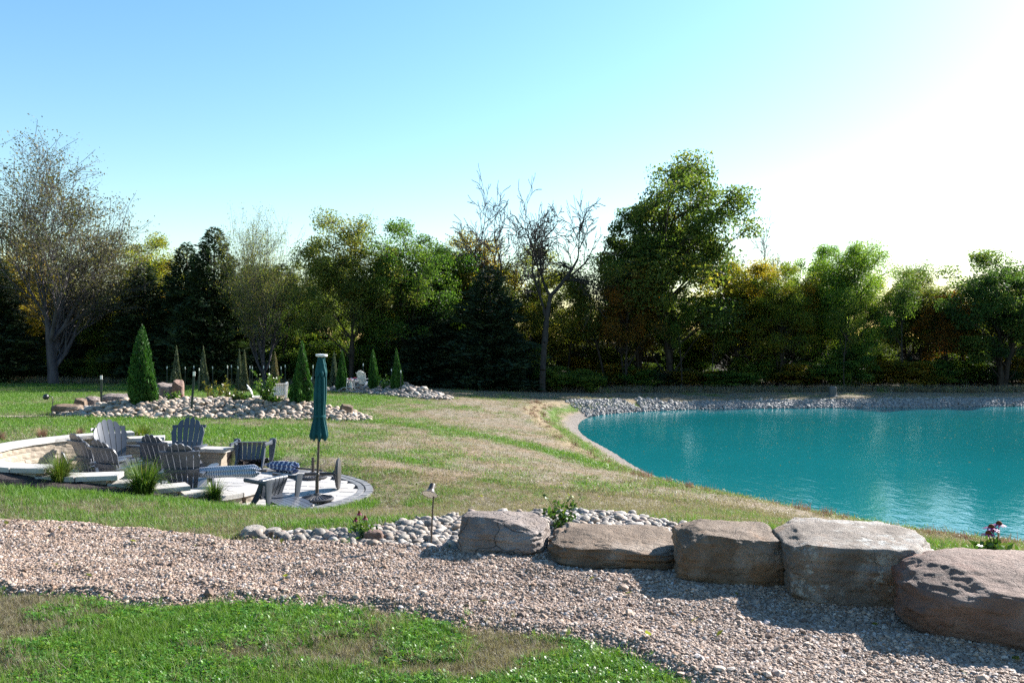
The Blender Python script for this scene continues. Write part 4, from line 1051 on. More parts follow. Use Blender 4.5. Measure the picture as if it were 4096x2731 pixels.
def cedar_proto(seed, H=10., W=3.0, n=22000, droop=.15):
    r = np.random.default_rng(seed); t = r.beta(1.15, 1.7, n)
    lob = 6; az = r.uniform(0, 6.28, n)
    nz = vnoise(az * 2.2 + 40 * (seed % 7), t * 14, seed) ; env = (1 - t) ** .62 * (W / 2) * (.50 + .95 * nz) + .10
    layer = .5 + .5 * np.sin(t * 60 + 2 * np.sin(az * 2)); rad = env * np.sqrt(r.uniform(.15, 1, n)) * (.8 + .25 * layer)
    c = np.c_[rad * np.cos(az), rad * np.sin(az), .25 + t * (H - .25) - rad * droop]
    up = np.c_[np.cos(az), np.sin(az), np.full(n, .35)]
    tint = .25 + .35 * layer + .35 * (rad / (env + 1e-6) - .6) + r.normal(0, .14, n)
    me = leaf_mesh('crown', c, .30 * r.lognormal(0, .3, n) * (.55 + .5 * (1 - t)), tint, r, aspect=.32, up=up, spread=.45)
    sk = Skel(seed); sk.seg = [(Vector((0,0,-.3)), Vector((0,0,H*.5)), .16, .09), (Vector((0,0,H*.5)), Vector((.03,0,H*.97)), .09, .015)]
    rr = random.Random(seed)
    for k in range(40):
        z = rr.uniform(.4, H*.85); a = rr.uniform(0, 6.28); L = (1 - z / H) * W * .46; sk.seg.append((Vector((0,0,z)), Vector((L*math.cos(a), L*math.sin(a), z + .15)), .03, .008))
    return sk, me
PROT = {}
def proto(kind, seed):
    if (kind, seed) not in PROT:
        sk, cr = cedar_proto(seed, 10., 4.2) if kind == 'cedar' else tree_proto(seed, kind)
        tm = sk.mesh('trunk', 4)
        if cr is not None:
            n = len(cr.vertices); V = np.empty(n * 3, np.float32); cr.vertices.foreach_get('co', V); V = V.reshape(-1, 3)
        else:
            n = len(tm.vertices); V = np.empty(n * 3, np.float32); tm.vertices.foreach_get('co', V); V = V.reshape(-1, 3)
        lo, hi = np.percentile(V, [1.0, 99.0], axis=0); PROT[(kind, seed)] = (tm, cr, lo, hi)
    return PROT[(kind, seed)]
_mv = {}
def with_mat(me, mat):
    k = (me.name, mat)
    if k not in _mv:
        c = me if len(me.materials) == 0 else me.copy()
        if len(c.materials): c.materials.clear()
        c.materials.append(M[mat]); _mv[k] = c
    return _mv[k]
def tree(kind, seed, px, D, pytop, wpx, leaf, bark, color, label, group=None, yaw=None, cat='tree', name='tree', base=None):
    tm, cr, lo, hi = proto(kind, seed); p = gxy(px, D)
    zt = CAMZ - (pytop - 1365.5) / FPX * D; H = zt - p.z; Wd = wpx / FPX * D
    yaw = random.uniform(0, 6.28) if yaw is None else yaw
    sxy = Wd / max(.1, ((hi[0] - lo[0]) + (hi[1] - lo[1])) / 2); sz = H / hi[2]
    cx, cy_ = (lo[0] + hi[0]) / 2 * sxy, (lo[1] + hi[1]) / 2 * sxy
    o = empty(name, (p.x - (cx * math.cos(yaw) - cy_ * math.sin(yaw)), p.y - (cx * math.sin(yaw) + cy_ * math.cos(yaw)), p.z), yaw)
    o.location.z = ground(o.location.x, o.location.y)
    o.scale = (sxy, sxy, sz)
    if len(tm.materials) == 0: tm.materials.append(M[bark])
    t = link('trunk', tm, None, o); t.material_slots[0].link = 'OBJECT'; t.material_slots[0].material = M[bark]
    if cr is not None:
        if len(cr.materials) == 0: cr.materials.append(M[leaf])
        c = link('crown', cr, None, o); c.color = (*color, 1); c.material_slots[0].link = 'OBJECT'; c.material_slots[0].material = M[leaf]
    return tag(o, label, cat, group)
# ------------------------------------------------------------------ the line of trees
W1 = (1, 1, 1)
T = tree
# the trees one can tell apart
T('vase', 5, 160, 54, 610, 740, 'leaf_dry', 'bark_grey', (1,1,.9), 'huge spreading tree with bare fine twigs and few dry leaves, beside the dark cedars', yaw=3.4)
T('light', 3, 590, 63, 960, 330, 'leaf_gold', 'bark', (.9,1.15,.9), 'yellow green tree peeping up between the huge twiggy tree and the cedars')
T('cedar', 1, 590, 58, 1080, 300, 'needle', 'bark', W1, 'broad dark cedar below the yellow green treetop')
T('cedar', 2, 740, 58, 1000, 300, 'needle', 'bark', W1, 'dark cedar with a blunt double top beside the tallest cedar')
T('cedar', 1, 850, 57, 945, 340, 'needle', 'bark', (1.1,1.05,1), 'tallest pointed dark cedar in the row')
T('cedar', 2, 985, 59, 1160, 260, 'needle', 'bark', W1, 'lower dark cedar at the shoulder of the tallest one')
T('vase', 8, 1070, 55, 880, 350, 'leaf_light', 'bark_grey', (1.1,1.05,1), 'airy vase-shaped tree with a slim trunk and sparse pale leaves')
T('light', 6, 1420, 55, 885, 420, 'leaf_light', 'bark', (1,1,.9), 'pale green locust with drooping sprays in front of the fuller green tree')
T('light', 3, 1640, 57, 905, 430, 'leaf_light', 'bark', (.62,.95,.6), 'full fresh green tree next to the bare leaning tree')
T('oak', 2, 1790, 60, 1010, 300, 'leaf_oak', 'bark', (.9,1.3,.9), 'dense mid green tree behind the black cedars in the middle')
T('cedar', 1, 1730, 56, 1190, 300, 'needle', 'bark', (.8,.8,.9), 'blackish cedar spreading wide beside the gap with golden leaves')
T('cedar', 2, 1960, 55.5, 1090, 360, 'needle', 'bark', (.8,.85,.9), 'blackish cedar with a thin spire below the first bare treetop')
T('light', 6, 1920, 62, 965, 340, 'leaf_gold', 'bark_grey', (1.05,1.15,1.3), 'pale yellow tree glowing behind the blackish cedars')
T('bare', 4, 1975, 61, 762, 330, None, 'bark_grey', W1, 'leafless grey tree with a fan of fine branches above the yellow tree', yaw=1.0)
T('bare', 9, 2235, 57, 782, 350, None, 'bark', W1, 'leafless dark tree with crooked heavy limbs next to the great green tree', yaw=2.2)
T('light', 3, 2150, 64, 1010, 360, 'leaf_light', 'bark_grey', (1.1,1.05,.8), 'thin pale green tree standing behind the crooked leafless tree')
T('sapling', 5, 2330, 58, 1040, 240, 'leaf_light', 'bark', (1,.95,.8), 'slender half bare sapling at the foot of the crooked leafless tree')
T('oak', 3, 2700, 60.5, 656, 530, 'leaf_oak', 'bark', (1,1,1), 'towering dark green tree with twin trunks, tallest of the wood', yaw=.3)
T('oak', 7, 2560, 62.5, 860, 330, 'leaf_oak', 'bark', (.8,.95,1), 'dark green tree filling the shoulder of the towering one')
T('light', 6, 2490, 58.5, 1075, 270, 'leaf_gold', 'bark', (.75,.55,.6), 'rusty orange tree in the shade beneath the towering green tree')
T('bare', 4, 3040, 65.5, 915, 190, None, 'bark_grey', W1, 'thin leafless tree showing over the golden crown beyond the towering tree', yaw=3.2)
T('oak', 2, 2960, 61.5, 1060, 330, 'leaf_gold', 'bark', (.85,1.0,.8), 'golden green tree on the pond side of the towering green tree')
T('light', 3, 3130, 59.5, 1075, 280, 'leaf_gold', 'bark', (.6,.9,.8), 'olive tree with several thin stems behind the far bank')
T('oak', 7, 3270, 63.5, 1000, 260, 'leaf_oak', 'bark', (1.3,1.7,1), 'bright green tree with a ragged narrow top next to the willow')
T('willow', 2, 3410, 60.5, 990, 330, 'leaf_oak', 'bark', (1.5,1.7,1.1), 'rounded light green willow behind the pump cover')
T('sapling', 8, 3600, 59.5, 1060, 210, 'leaf_light', 'bark', (.6,.8,.8), 'thin twiggy tree standing next to the rounded willow')
T('light', 6, 3700, 62.5, 1080, 280, 'leaf_oak', 'bark', (1.3,1.1,1), 'loose leafed tree with bare upper twigs beside the reddish brown one')
T('oak', 3, 3990, 58.5, 1022, 430, 'leaf_oak', 'bark', (.75,.9,1.0), 'dark blue green oak with sky showing through its crown at the end of the wood', yaw=2.4)
T('light', 3, 3800, 59.5, 1180, 220, 'leaf_gold', 'bark', (.8,.5,.6), 'reddish brown tree squeezed against the dark oak at the end of the wood')
T('oak', 7, 4230, 60.5, 1040, 330, 'leaf_oak', 'bark', W1, 'oak continuing the wood beyond the dark blue green one')
T('cedar', 2, -40, 56, 1040, 340, 'needle', 'bark', (.9,.9,.9), 'dark cedar standing under the huge twiggy tree')
T('light', 6, 60, 61, 960, 300, 'leaf_gold', 'bark', (1,1,1), 'golden tree seen through the twigs of the huge tree')
# a second rank that closes the wood
kinds = [('oak',2,'leaf_oak'),('light',3,'leaf_oak'),('cedar',1,'needle'),('oak',7,'leaf_oak'),('light',6,'leaf_light'),('cedar',2,'needle')]
WORD = {'leaf_oak':'dark green', 'leaf_light':'pale green', 'leaf_gold':'golden', 'needle':'blackish evergreen'}
rt = random.Random(21)
for i, px in enumerate(range(-350, 4500, 165)):
    k = kinds[(i * 5 + 2) % 6]; c = rt.choice([(.8,1,.8),(1,1,1),(1.2,1.05,.8),(.7,.8,.8)])
    if px > 2050 and k[0] == 'cedar': k = ('light', 3, 'leaf_light')
    if px > 2450 and i % 2: continue
    tp = (1170 if px > 2450 else 1100) + rt.randint(-40, 70) + (90 if 1800 < px < 2480 else 0)
    T(k[0], k[1], px + rt.randint(-40, 40), 65 + rt.uniform(0, 5), tp, rt.randint(290, 390), k[2], 'bark', c, WORD[k[2]] + ' tree of the second rank deep in the shade of the wood', WORD[k[2]] + ' trees of the second rank')
# low growth at the foot of the wood
for i, px in enumerate(list(range(-150, 4350, 118)) + list(range(-100, 4350, 150))):
    k = rt.choice([('bush',1,'leaf_oak'),('bush',2,'leaf_oak'),('bush',1,'needle'),('bush',2,'leaf_gold'),('bush',2,'leaf_light')]) if px > 2050 else rt.choice([('bush',1,'leaf_oak'),('bush',2,'leaf_oak'),('bush',1,'needle')])
    D = 56.2 + rt.uniform(0, 3.0) + (2.5 if px > 2400 else 0) + (5.5 if i > 38 else 0)
    c = rt.choice([(.7,.9,.8),(.6,.7,.7),(.9,1,.8)]) if k[2] != 'leaf_gold' else (.6,.6,.6)
    top = rt.randint(1330, 1460) + (30 if px > 2050 else 0)
    T(k[0], k[1], px + rt.randint(-30, 30), D, top, rt.randint(150, 230), k[2], 'bark', tuple(v * (1.5 if px > 2050 else 1.15) for v in c), WORD[k[2]] + ' shrub of the undergrowth at the foot of the wood', WORD[k[2]] + ' undergrowth shrubs', cat='shrub', name='shrub')  # tints brightened, more on the right, in place of haze over the shade
for i, px in enumerate(range(-300, 4500, 125)):
    k = rt.choice([('bush',1,'leaf_oak'),('bush',2,'leaf_oak'),('bush',2,'needle')])
    T(k[0], k[1], px + rt.randint(-30, 30), 76 + rt.uniform(0, 4), rt.randint(1300, 1400), rt.randint(170, 230), k[2], 'bark', (.8,.9,.8), WORD[k[2]] + ' shrub closing the gaps far back between the trunks', WORD[k[2]] + ' shrubs far back in the wood', cat='shrub', name='shrub')
for px, top, w in [(2225,1470,170),(2330,1480,150)]:
    T('bush', 1, px, 55.2, top, w, 'leaf_light', 'bark', (.75,1.0,.6), 'sunlit yellow green shrub at the foot of the crooked leafless tree', 'sunlit undergrowth shrubs', cat='shrub', name='shrub')
for i, px in enumerate(range(420, 4200, 190)):
    lf_ = rt.choice(['leaf_light','leaf_gold','leaf_oak'])
    T('sapling', rt.choice([5, 8]), px + rt.randint(-70, 70), 57 + rt.uniform(0, 5), rt.randint(1080, 1230), rt.randint(130, 210), lf_, 'bark', rt.choice([(.8,1,.7),(1,.9,.7),(.7,.9,.8)]), 'thin ' + WORD[lf_] + ' sapling among the larger trunks of the wood', WORD[lf_] + ' saplings in the wood')

# ------------------------------------------------------------------ arborvitae, junipers
def arb_mesh(seed, n, W, H, spray, sq=.75, bump_=.12):
    r = np.random.default_rng(seed); t = 1 - np.sqrt(r.uniform(0, 1, n)) ; t = np.clip(t * 1.0, 0, 1)
    az = r.uniform(0, 6.28, n)
    env = W / 2 * np.minimum(1, .72 + t * 2.2) * (1 - t) ** sq * (1 + .13 * np.sin(az + seed * 2 + 3 * t) + bump_ * np.sin(az * 4 + 5 * t) + bump_ * .8 * np.sin(az * 9 + t * 23) * np.cos(t * 31)) + .01
    rad = env * (1 - .22 * r.uniform(0, 1, n) ** 2)
    c = np.c_[rad * np.cos(az), rad * np.sin(az), .02 + t * H]; up = np.c_[np.cos(az) * .35, np.sin(az) * .35, np.ones(n)]
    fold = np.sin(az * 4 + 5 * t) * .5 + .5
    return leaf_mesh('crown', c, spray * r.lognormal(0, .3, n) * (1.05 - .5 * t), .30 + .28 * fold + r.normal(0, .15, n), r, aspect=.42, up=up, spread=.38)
def arb_core(W, H):
    return MB().lathe([(W*.22, .0), (W*.27, H*.1), (W*.24, H*.3), (W*.14, H*.6), (W*.05, H*.85), (.005, H*.93)], 16).mesh('core', True)
AM = [arb_mesh(3, 9000, 1.0, 2.5, .11, .75, .17), arb_mesh(4, 9000, 1.0, 2.5, .11, .82, .19), arb_mesh(5, 5000, .62, 2.2, .12, .95, .2)]
CO = arb_core(1.0, 2.5); CJ = arb_core(.5, 2.1)
def arb(px, D, ybase, ytop, wpx, k, label, group, mat='thuja', color=(1,1,1)):
    p = gxy(px, D); zt = CAMZ - (ytop - 1365.5) / FPX * D; H = zt - p.z; Wd = wpx / FPX * D
    o = empty('arborvitae' if k < 2 else 'juniper', p, random.uniform(0, 6)); W0, H0 = (1.0, 2.5) if k < 2 else (.62, 2.2); o.scale = (Wd / W0, Wd / W0, H / H0)
    c = link('crown', with_mat(AM[k], mat), None, o); c.color = (*color, 1)
    q = link('inner_twigs', with_mat(CO if k < 2 else CJ, 'bark'), None, o)
    return tag(o, label, 'tree', group)
arb(570, 27.4, 1598, 1300, 118, 0, 'largest dense green arborvitae cone on the mounded bed', 'arborvitae cones')
arb(1208, 27.0, 1602, 1360, 86, 1, 'smaller dense green arborvitae cone on the mounded bed beside the closed umbrella', 'arborvitae cones')
arb(1368, 42.4, 1540, 1397, 48, 1, 'small arborvitae cone beside the pink flowers on the distant bed', 'arborvitae cones')
arb(1492, 41.6, 1537, 1395, 48, 0, 'small arborvitae cone in the middle of the distant bed next to the white chair', 'arborvitae cones')
arb(1586, 40.6, 1542, 1392, 48, 1, 'small arborvitae cone at the end of the distant bed', 'arborvitae cones')
for px, D, yt, w, c, lab in [(706,44,1382,42,W1,'slim grey green juniper next to the largest arborvitae'),(814,43.5,1384,40,W1,'slim grey green juniper between the white-tipped stakes'),
      (957,44.5,1395,32,(.9,.95,.9),'narrow juniper, rear one of the close pair'),(978,43,1398,36,(1.1,1.0,.9),'narrow juniper, front one of the close pair'),
      (1100,43,1405,44,(1.6,1.15,.95),'browned drying juniper next to the smaller arborvitae'),(1336,44,1403,34,(.9,1,1),'slim juniper half behind the closed green umbrella')]:
    arb(px, D, 0, yt, w, 2, lab, 'young junipers', 'juniper', c)

# ------------------------------------------------------------------ ornamental grasses
def tuft_mesh(seed, n, h, spread, w, lean=.6):
    r = np.random.default_rng(seed); V = []; Fq = []; ti = []
    for i in range(n):
        a = r.uniform(0, 6.28); L = h * r.uniform(.55, 1.1); ln = abs(r.normal(0, lean)) ; b = np.array([math.cos(a), math.sin(a), 0]); s = np.array([-b[1], b[0], 0])
        p0 = b * r.uniform(0, spread) ; tt = np.clip(r.normal(.45, .25), 0, 1); k0 = len(V); m = 4
        for j in range(m + 1):
            t = j / m; th = ln * t * 1.25; p = p0 + b * (L * t * math.sin(th * .8 + .1)) + np.array([0, 0, L * t * math.cos(min(1.5, th * .75))]); ww = w * (1 - t) ** .7 * .5 + .0006
            V += [p - s * ww, p + s * ww]; ti += [tt, tt]
        for j in range(m): Fq.append((k0+2*j, k0+2*j+1, k0+2*j+3, k0+2*j+2))
    return np_mesh('blades', np.array(V), np.array(Fq), False, {'tint': np.array(ti)})
TU = [tuft_mesh(1, 620, .5, .12, .009, .8), tuft_mesh(2, 420, .4, .10, .009, .7), tuft_mesh(3, 260, .3, .06, .007, .35)]
def ograss(px, D, z, s, k, mat, label, group='ornamental grass clumps round the ring wall', color=W1):
    x = (px - 2048) / FPX * D
    o = link('ornamental_grass', with_mat(TU[k], mat), None); o.location = (x, D, ground(x, D) - .02 if z is None else z); o.scale = (s, s, s); o.rotation_euler = (0, 0, px * .1); o.color = (*color, 1); tag(o, label, 'grass clump', group)
ograss(240, 10.55, None, .8, 0, 'blade_green', 'olive grass clump at the gravel side of the high ring wall', color=(.95,.85,1))
ograss(575, 10.6, None, 1.0, 0, 'blade_green', 'bushiest bright green grass clump between two limestone cap ends')
ograss(858, 11.2, None, .8, 1, 'blade_green', 'small upright green grass clump beside the dark chair back')
ograss(568, 16.2, None, .95, 1, 'blade_green', 'yellowing grass clump behind the stepped back wall', color=(1.2,1,1))
ograss(168, 15.9, None, .95, 2, 'blade_red', 'reddish dried grass clump above the curve of the high wall beside the mulch')
ograss(322, 16.6, None, .85, 2, 'blade_red', 'smaller reddish dried grass clump behind the high wall nearer the silvery chair')
ograss(0, 14.5, None, .9, 2, 'blade_red', 'dried brown grass clump behind the outermost curve of the wall')

# ------------------------------------------------------------------ shrubs and flowers
def shrub(name, loc, h, w, nst, nleaf, ls, seed, mat, label, color=W1, group=None, cat='shrub'):
    r = random.Random(seed); q = np.random.default_rng(seed); sk = Skel(seed)
    for k in range(nst):
        a = 6.28 * k / nst + r.random(); sk.limb(Vector((0,0,-.02)), Vector((math.cos(a) * w / h, math.sin(a) * w / h, 1)), h * r.uniform(.6, 1.0), .006 * (h / .5), 0, dict(k=[4,2], depth=1, up=[.05,.05], wander=.12, first=[0,0], ang=[(.4,.9)], len=(.25,.45), rmin=.0015, leaf_from=1))
    o = empty(name, loc); tag(o, label, cat, group); link('stems', with_mat(sk.mesh('stems', 5), 'bark'), None, o)
    segs = sk.seg; ii = q.integers(0, len(segs), nleaf); t = q.uniform(0, 1, nleaf); P0 = np.array([s[0] for s in segs])[ii]; P1 = np.array([s[1] for s in segs])[ii]
    c = P0 + (P1 - P0) * t[:, None] + q.normal(0, ls * .4, (nleaf, 3)); c[:,2] = np.maximum(c[:,2], .01)
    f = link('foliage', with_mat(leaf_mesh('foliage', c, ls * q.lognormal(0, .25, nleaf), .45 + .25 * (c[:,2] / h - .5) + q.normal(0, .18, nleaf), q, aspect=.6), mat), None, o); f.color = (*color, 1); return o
b2 = gxy(2245, 6.75); shrub('leafy_shrub', b2 + Vector((0,0,.02)), .34, .16, 9, 420, .036, 3, 'leaf_shrub', 'young leafy green shrub growing between the grey and the low brown boulder')
for px, D, h, w, n, col, lab in [(1062,27.2,.95,.5,900,(1.3,1.2,.9),'leafy rose bush with pale blossoms in front of the weathered white chair'),(860,29.2,1.0,.6,420,(2.2,1.1,1.2),'reddish rose bush with bare red stems on the mounded bed'),
       (920,28.6,.55,.45,380,(1.8,1.0,1.1),'low reddish shrub beside the bare stemmed rose bush'),(985,27.6,.35,.3,300,(.8,.9,.8),'low dark shrublet second from the leafy rose bush'),(950,27.4,.38,.3,300,(1.1,.8,.9),'low brownish shrublet at the rim of the mounded bed'),
       (690,27.8,.4,.3,300,(1,1.1,.8),'low green shrublet beside the largest arborvitae'),(1105,27.0,.35,.3,300,(.7,.8,.7),'low dark shrublet between the rose bush and the fallen pale chair'),(1540,41.2,.7,.6,500,(.8,1,.9),'bushy green plant between the two last arborvitae of the distant bed')]:
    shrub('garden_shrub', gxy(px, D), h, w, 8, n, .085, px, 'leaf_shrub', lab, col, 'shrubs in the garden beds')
def coneflower(loc, heads, label, droop, col, seed, s=1.0, leafy=160):
    r = random.Random(seed); q = np.random.default_rng(seed); o = empty('coneflower', loc); o.scale = (s, s, s); tag(o, label, 'flower', 'coneflowers')
    c = q.normal(0, 1, (leafy, 3)) * np.array([.05, .05, .035]) + np.array([0, 0, .065]); c[:,2] = np.abs(c[:,2])
    link('foliage', with_mat(leaf_mesh('foliage', c, .06 * q.lognormal(0, .25, leafy), q.uniform(.2, .8, leafy), q, aspect=.35, up=np.tile([[0,0,.5]], (leafy,1)), spread=.8), 'leaf_shrub'), None, o)
    for (x, y, z, rad) in heads:
        st = MB().tube([(0,0,0),(x*.5, y*.5, z*.55),(x, y, z)], [.0028,.0025,.002], 6).build('stem', M['blade_green'], o, True)
        cn = MB().lathe([(.003,-.004),(rad*.42,-.003),(rad*.45,.006),(rad*.3,.016),(.002,.021)], 12, Matrix.Translation((x, y, z))).build('seed_cone', M['cone'], o, True)
        k = 12
        for i in range(k):
            a = 6.28 * i / k; d = Vector((math.cos(a), math.sin(a), 0)); sd = Vector((-d.y, d.x, 0)); L = rad * r.uniform(.8, 1.1); w = rad * .17
            p = [Vector((x, y, z)) + d * rad * .3, Vector((x, y, z)) + d * (rad * .3 + L * .5) + Vector((0, 0, -droop * L * .3)), Vector((x, y, z)) + d * (rad * .3 + L * (1 - .35 * droop)) + Vector((0, 0, -droop * L * .85))]
            me = np_mesh('petal', np.array([p[0] - sd*w*.6, p[0] + sd*w*.6, p[1] - sd*w, p[1] + sd*w, p[2] - sd*w*.5, p[2] + sd*w*.5]), np.array([(0,1,3,2),(2,3,5,4)]), True, {'tint': np.full(6, r.random())})
            me.materials.append(M['petal']); pe = link('petal', me, None, cn); pe.color = (*col, 1)
    return o
c1 = gxy(1442, 6.75); coneflower(c1, [(-.01,0,.215,.025),(.035,.01,.175,.025),(-.035,-.01,.165,.028)], 'fading coneflowers with brown seed heads rising from the near stone bed', .9, (.55,.45,.5), 4, 1.05)
c2 = gxy(3985, 6.2); coneflower(c2 + Vector((0,0,.04)), [(-.03,0,.22,.042),(.03,.02,.235,.04),(-.06,-.02,.185,.04),(.0,.03,.195,.035)], 'purple coneflowers in bloom behind the reddish boulder', .35, (.8,.5,1.0), 5, 1.25, 300)
c3 = gxy(1408, 41.5); coneflower(c3, [(-.1,0,.62,.1),(.12,0,.66,.1),(.02,.1,.55,.1)], 'tall pink flowers beside the first arborvitae of the distant bed', .2, (1,1.2,1.2), 6, 1.2)
# ------------------------------------------------------------------ grass, clover, reeds, leaves
def blades(seed, n, h, rad, w, segs=2, lean=.5):
    r = np.random.default_rng(seed); V = []; Fq = []
    for i in range(n):
        a = r.uniform(0, 6.28); b = np.array([math.cos(a), math.sin(a), 0]); s = np.array([-b[1], b[0], 0]); p0 = np.r_[r.normal(0, rad, 2), 0]; L = h * r.uniform(.5, 1.15); ln = abs(r.normal(0, lean)); k0 = len(V)
        for j in range(segs + 1):
            t = j / segs; p = p0 + b * (L * t * t * math.sin(ln)) + np.array([0, 0, L * t * math.cos(ln * t)]); ww = w * .5 * (1 - .85 * t); V += [p - s * ww, p + s * ww]
        for j in range(segs): Fq.append((k0+2*j, k0+2*j+1, k0+2*j+3, k0+2*j+2))
    me = np_mesh('grass_tuft', np.array(V), np.array(Fq)); me.materials.append(M['turf']); return me
def clover_mesh(seed, n=9):
    r = np.random.default_rng(seed); V = []; Fq = []
    for i in range(n):
        c = np.r_[r.normal(0, .022, 2), r.uniform(.015, .045)]; a0 = r.uniform(0, 6.28); tl = r.normal(0, .25, 2)
        for k in range(3):
            a = a0 + k * 2.094; d = np.array([math.cos(a), math.sin(a), tl[0] * math.cos(a) + tl[1] * math.sin(a) + .15]); s = np.array([-math.sin(a), math.cos(a), 0]); L = r.uniform(.010, .016); k0 = len(V)
            V += [c, c + d * L * .6 + s * L * .5, c + d * L * 1.1, c + d * L * .6 - s * L * .5]; Fq.append((k0, k0+1, k0+2, k0+3))
    me = np_mesh('clover_sprig', np.array(V), np.array(Fq)); me.materials.append(M['clover']); return me
gc_near = proto_collection('near_tuft', [blades(i, 16, .07, .018, .0042, 3, .8) for i in range(4)])
gc_mid = proto_collection('mid_tuft', [blades(10 + i, 16, .075, .035, .006, 2, .8) for i in range(4)])
gc_far = proto_collection('far_tuft', [blades(20 + i, 20, .07, .09, .012, 1, .8) for i in range(3)])
cl_col = proto_collection('clover_proto', [clover_mesh(i) for i in range(4)])
def lawn_ok(x, y):
    k = (sdf(x, y, POND) < -.75) & (patio_sd(x, y) < -.02) & (sdf(x, y, BED_NEAR) < -.02) & (sdf(x, y, BED_MID) < -.05) & (sdf(x, y, BED_FAR) < -.05) & (sdf(x, y, PATH_FAR) < 0)
    rr = np.hypot(x - RC[0], y - RC[1]); aa = np.degrees(np.arctan2(y - RC[1], x - RC[0])) % 360
    return k & ~((rr < 2.86 + .2 * (vnoise(x * 3, y * 3, 5) - .5)) & (aa > 60) & (aa < 338))
def spread(n, d0, d1, power):
    u = rng.uniform(0, 1, n); D = (d0 ** power + u * (d1 ** power - d0 ** power)) ** (1 / power); x = rng.uniform(-.69, .69, n) * D; return x, D
def rots(n, tilt): return np.c_[rng.normal(0, tilt, n), rng.normal(0, tilt, n), rng.uniform(0, 6.28, n)]
# near lawn
n = 100000; x, y = spread(n, 3.0, 6.4, 1.2); s = path_sd(x, y); k = (s < .02 + rng.normal(0, .035, n)) & (sdf(x, y, PATH) < .15) & (y < 5.9 + .25 * np.abs(x)); x, y = x[k], y[k]
# only the near side of the path
midy = np.interp(x, [-6, -3.4, -1.7, 0, .8, 2], [7.2, 6.0, 5.6, 5.0, 4.6, 4.0]); k = (y < midy) & (x < 1.6); x, y = x[k], y[k]
g = green_amount(x, y); cv = np.clip((fbm(x * 1.8 + 7, y * 1.8, 61, 3) - .44) * 6 + .5 + 1.1 * sstep(-.9, 0, x) , 0, 1) * sstep(.3, .6, g)
isc = rng.uniform(0, 1, len(x)) < cv * .42
keep = isc | (rng.uniform(0, 1, len(x)) < .8)
xa, ya, ga = x[~isc & keep], y[~isc & keep], g[~isc & keep]
scatter('near_grass', gc_near, 4, np.c_[xa, ya, hgt(xa, ya) - .006], rots(len(xa), .35), rng.uniform(.5, 1.1, len(xa)) * np.where(ga < .4, .7, 1), 'tufts of green and straw coloured grass on the near lawn', 'grass', dict(green=ga))
xa, ya = x[isc], y[isc]
scatter('clover', cl_col, 4, np.c_[xa, ya, hgt(xa, ya) - .004], rots(len(xa), .15), rng.uniform(.45, 1.0, len(xa)), 'bright green clover patches on the near lawn', 'clover')
# straggling tufts in the gravel
x, y = spread(5000, 4, 8, 1.3); s = path_sd(x, y); k = (x < 1.1) & (s > 0) & (s < .22) & (rng.uniform(0,1,len(x)) < .35 * (1 - s/.22)); x, y = x[k], y[k]
scatter('stray_grass', gc_near, 4, np.c_[x, y, path_z(x, y)], rots(len(x), .4), rng.uniform(.4, .9, len(x)), 'stray grass tufts creeping into the gravel', 'grass', dict(green=green_amount(x, y)))
# slope between the path and the patio, and the lawn beyond
def lawn(name, n, d0, d1, power, col, m, smin, smax, label, dens=None):
    x, y = spread(n, d0, d1, power); k = lawn_ok(x, y); x, y = x[k], y[k]
    k = path_sd(x, y) < .02; x, y = x[k], y[k]
    midy = np.interp(x, [-6, -3.4, -1.7, 0, .8, 2], [7.2, 6.0, 5.6, 5.0, 4.6, 4.0]); k = (y > midy) & ~((x > -.2) & (y < 6.3)); x, y = x[k], y[k]
    g = green_amount(x, y); k = rng.uniform(0, 1, len(x)) < (.55 + .45 * g); x, y, g = x[k], y[k], g[k]
    dp = -sdf(x, y, POND); g = np.where((dp > .7) & (dp < 1.8), np.maximum(g, .7), g)
    scatter(name, col, m, np.c_[x, y, hgt(x, y) - .008], rots(len(x), .3), rng.uniform(smin, smax, len(x)) * (.65 + .5 * g), label, 'grass', dict(green=g))
lawn('slope_grass', 95000, 5.6, 15, 1.25, gc_mid, 4, .65, 1.15, 'mown grass on the slope between the gravel and the patio')
lawn('far_grass', 150000, 14, 54, 1.15, gc_far, 3, .6, 1.2, 'mown green and tan grass of the lawn beyond the patio')
# dried tall grass at the foot of the wood
rd = [blades(40 + i, 26, .5, .22, .02, 2, .4) for i in range(3)]
n = 3600; x = rng.uniform(-42, 42, n); y = 55.4 + rng.normal(0, .5, n) + .04 * np.abs(x) * 0; k = lawn_ok(x, y); x, y = x[k], y[k]
scatter('tall_grass', proto_collection('tall_tuft', rd), 3, np.c_[x, y, hgt(x, y) - .05], rots(len(x), .12), rng.uniform(.5, 1.1, len(x)), 'tall dried grass along the foot of the wood', 'grass', dict(green=np.clip(rng.normal(.12, .15, len(x)), 0, 1)))
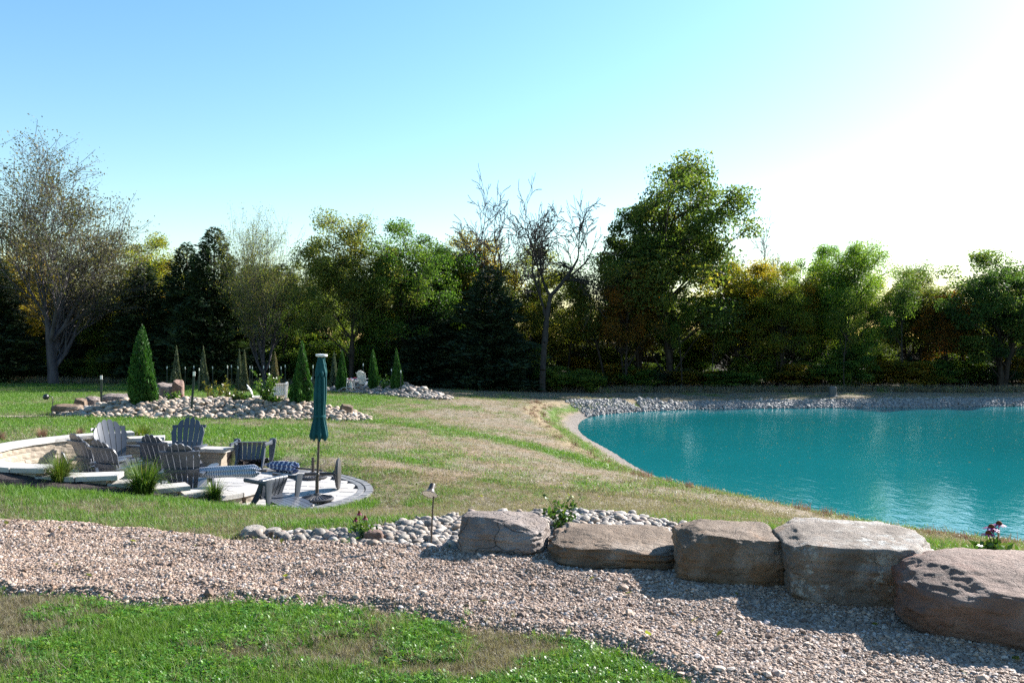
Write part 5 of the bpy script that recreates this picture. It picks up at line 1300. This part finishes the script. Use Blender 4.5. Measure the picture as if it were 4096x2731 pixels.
# dried orange tufts along the pond edge
ed = np.array(POND)[4:62]; t_ = rng.uniform(0, len(ed) - 1.01, 110); i0 = t_.astype(int); p = ed[i0] + (ed[i0+1] - ed[i0]) * (t_ - i0)[:, None]
nx_, ny_ = p[:,0] - 20, p[:,1] - 32; L = np.hypot(nx_, ny_); off = rng.uniform(1.5, 2.6, len(p)); x = p[:,0] + nx_ / L * off; y = p[:,1] + ny_ / L * off
k = (y < 42) & (x < 13); x, y = x[k], y[k]
od = [blades(60 + i, 50, .16, .07, .01, 2, .8) for i in range(3)]
for q in od: q.materials.clear(); q.materials.append(M['blade_red'])
scatter('shore_tufts', proto_collection('shore_tuft', od), 3, np.c_[x, y, hgt(x, y)], rots(len(x), .2), rng.uniform(.5, 1.3, len(x)), 'orange brown dried grass tufts lining the pond bank', 'grass')
# fallen leaves drifting on the pond and lying on grass
lf = []
for i in range(3):
    r_ = np.random.default_rng(i); me = leaf_mesh('fallen_leaf', np.zeros((1,3)), np.array([.075]), np.array([.5 + .2 * i]), r_, aspect=.7, up=np.array([[1,0,0.]]), spread=0.0)
    q = MB(); q.v = [Vector((-.04,0,0)), Vector((0,.025,.004)), Vector((.04,0,0)), Vector((0,-.025,.004))]; q.f = [(0,3,2,1)]; me = q.mesh('fallen_leaf'); me.materials.append(M['leaf_gold']); lf.append(me)
x, y = spread(900, 3.5, 30, 1.2); k = (patio_sd(x, y) < 0) & (sdf(x, y, POND) < -.3) & (rng.uniform(0, 1, len(x)) < .6); x, y = x[k], y[k]; z = hgt(x, y); on = sdf(x, y, PATH) > 0; z[on] = path_z(x[on], y[on]) + .006
scatter('fallen_leaves', proto_collection('dry_leaf_bit', lf), 3, np.c_[x, y, z + .022], rots(len(x), .5), rng.uniform(.4, .9, len(x)), 'small dry fallen leaves scattered over lawn and gravel', 'leaves')
n = 900; x = rng.uniform(3, 26, n); y = rng.uniform(22, 46, n); k = sdf(x, y, POND) > .3; x, y = x[k], y[k]; k = rng.uniform(0, 1, len(x)) < np.exp(-((y - 33) / 7) ** 2) * .5; x, y = x[k], y[k]
scatter('floating_leaves', proto_collection('leaf_bit', lf), 3, np.c_[x, y, np.full(len(x), .006)], np.c_[np.zeros((len(x), 2)), rng.uniform(0, 6.28, len(x))], rng.uniform(.6, 1.2, len(x)), 'yellow fallen leaves drifting on the pond', 'leaves')
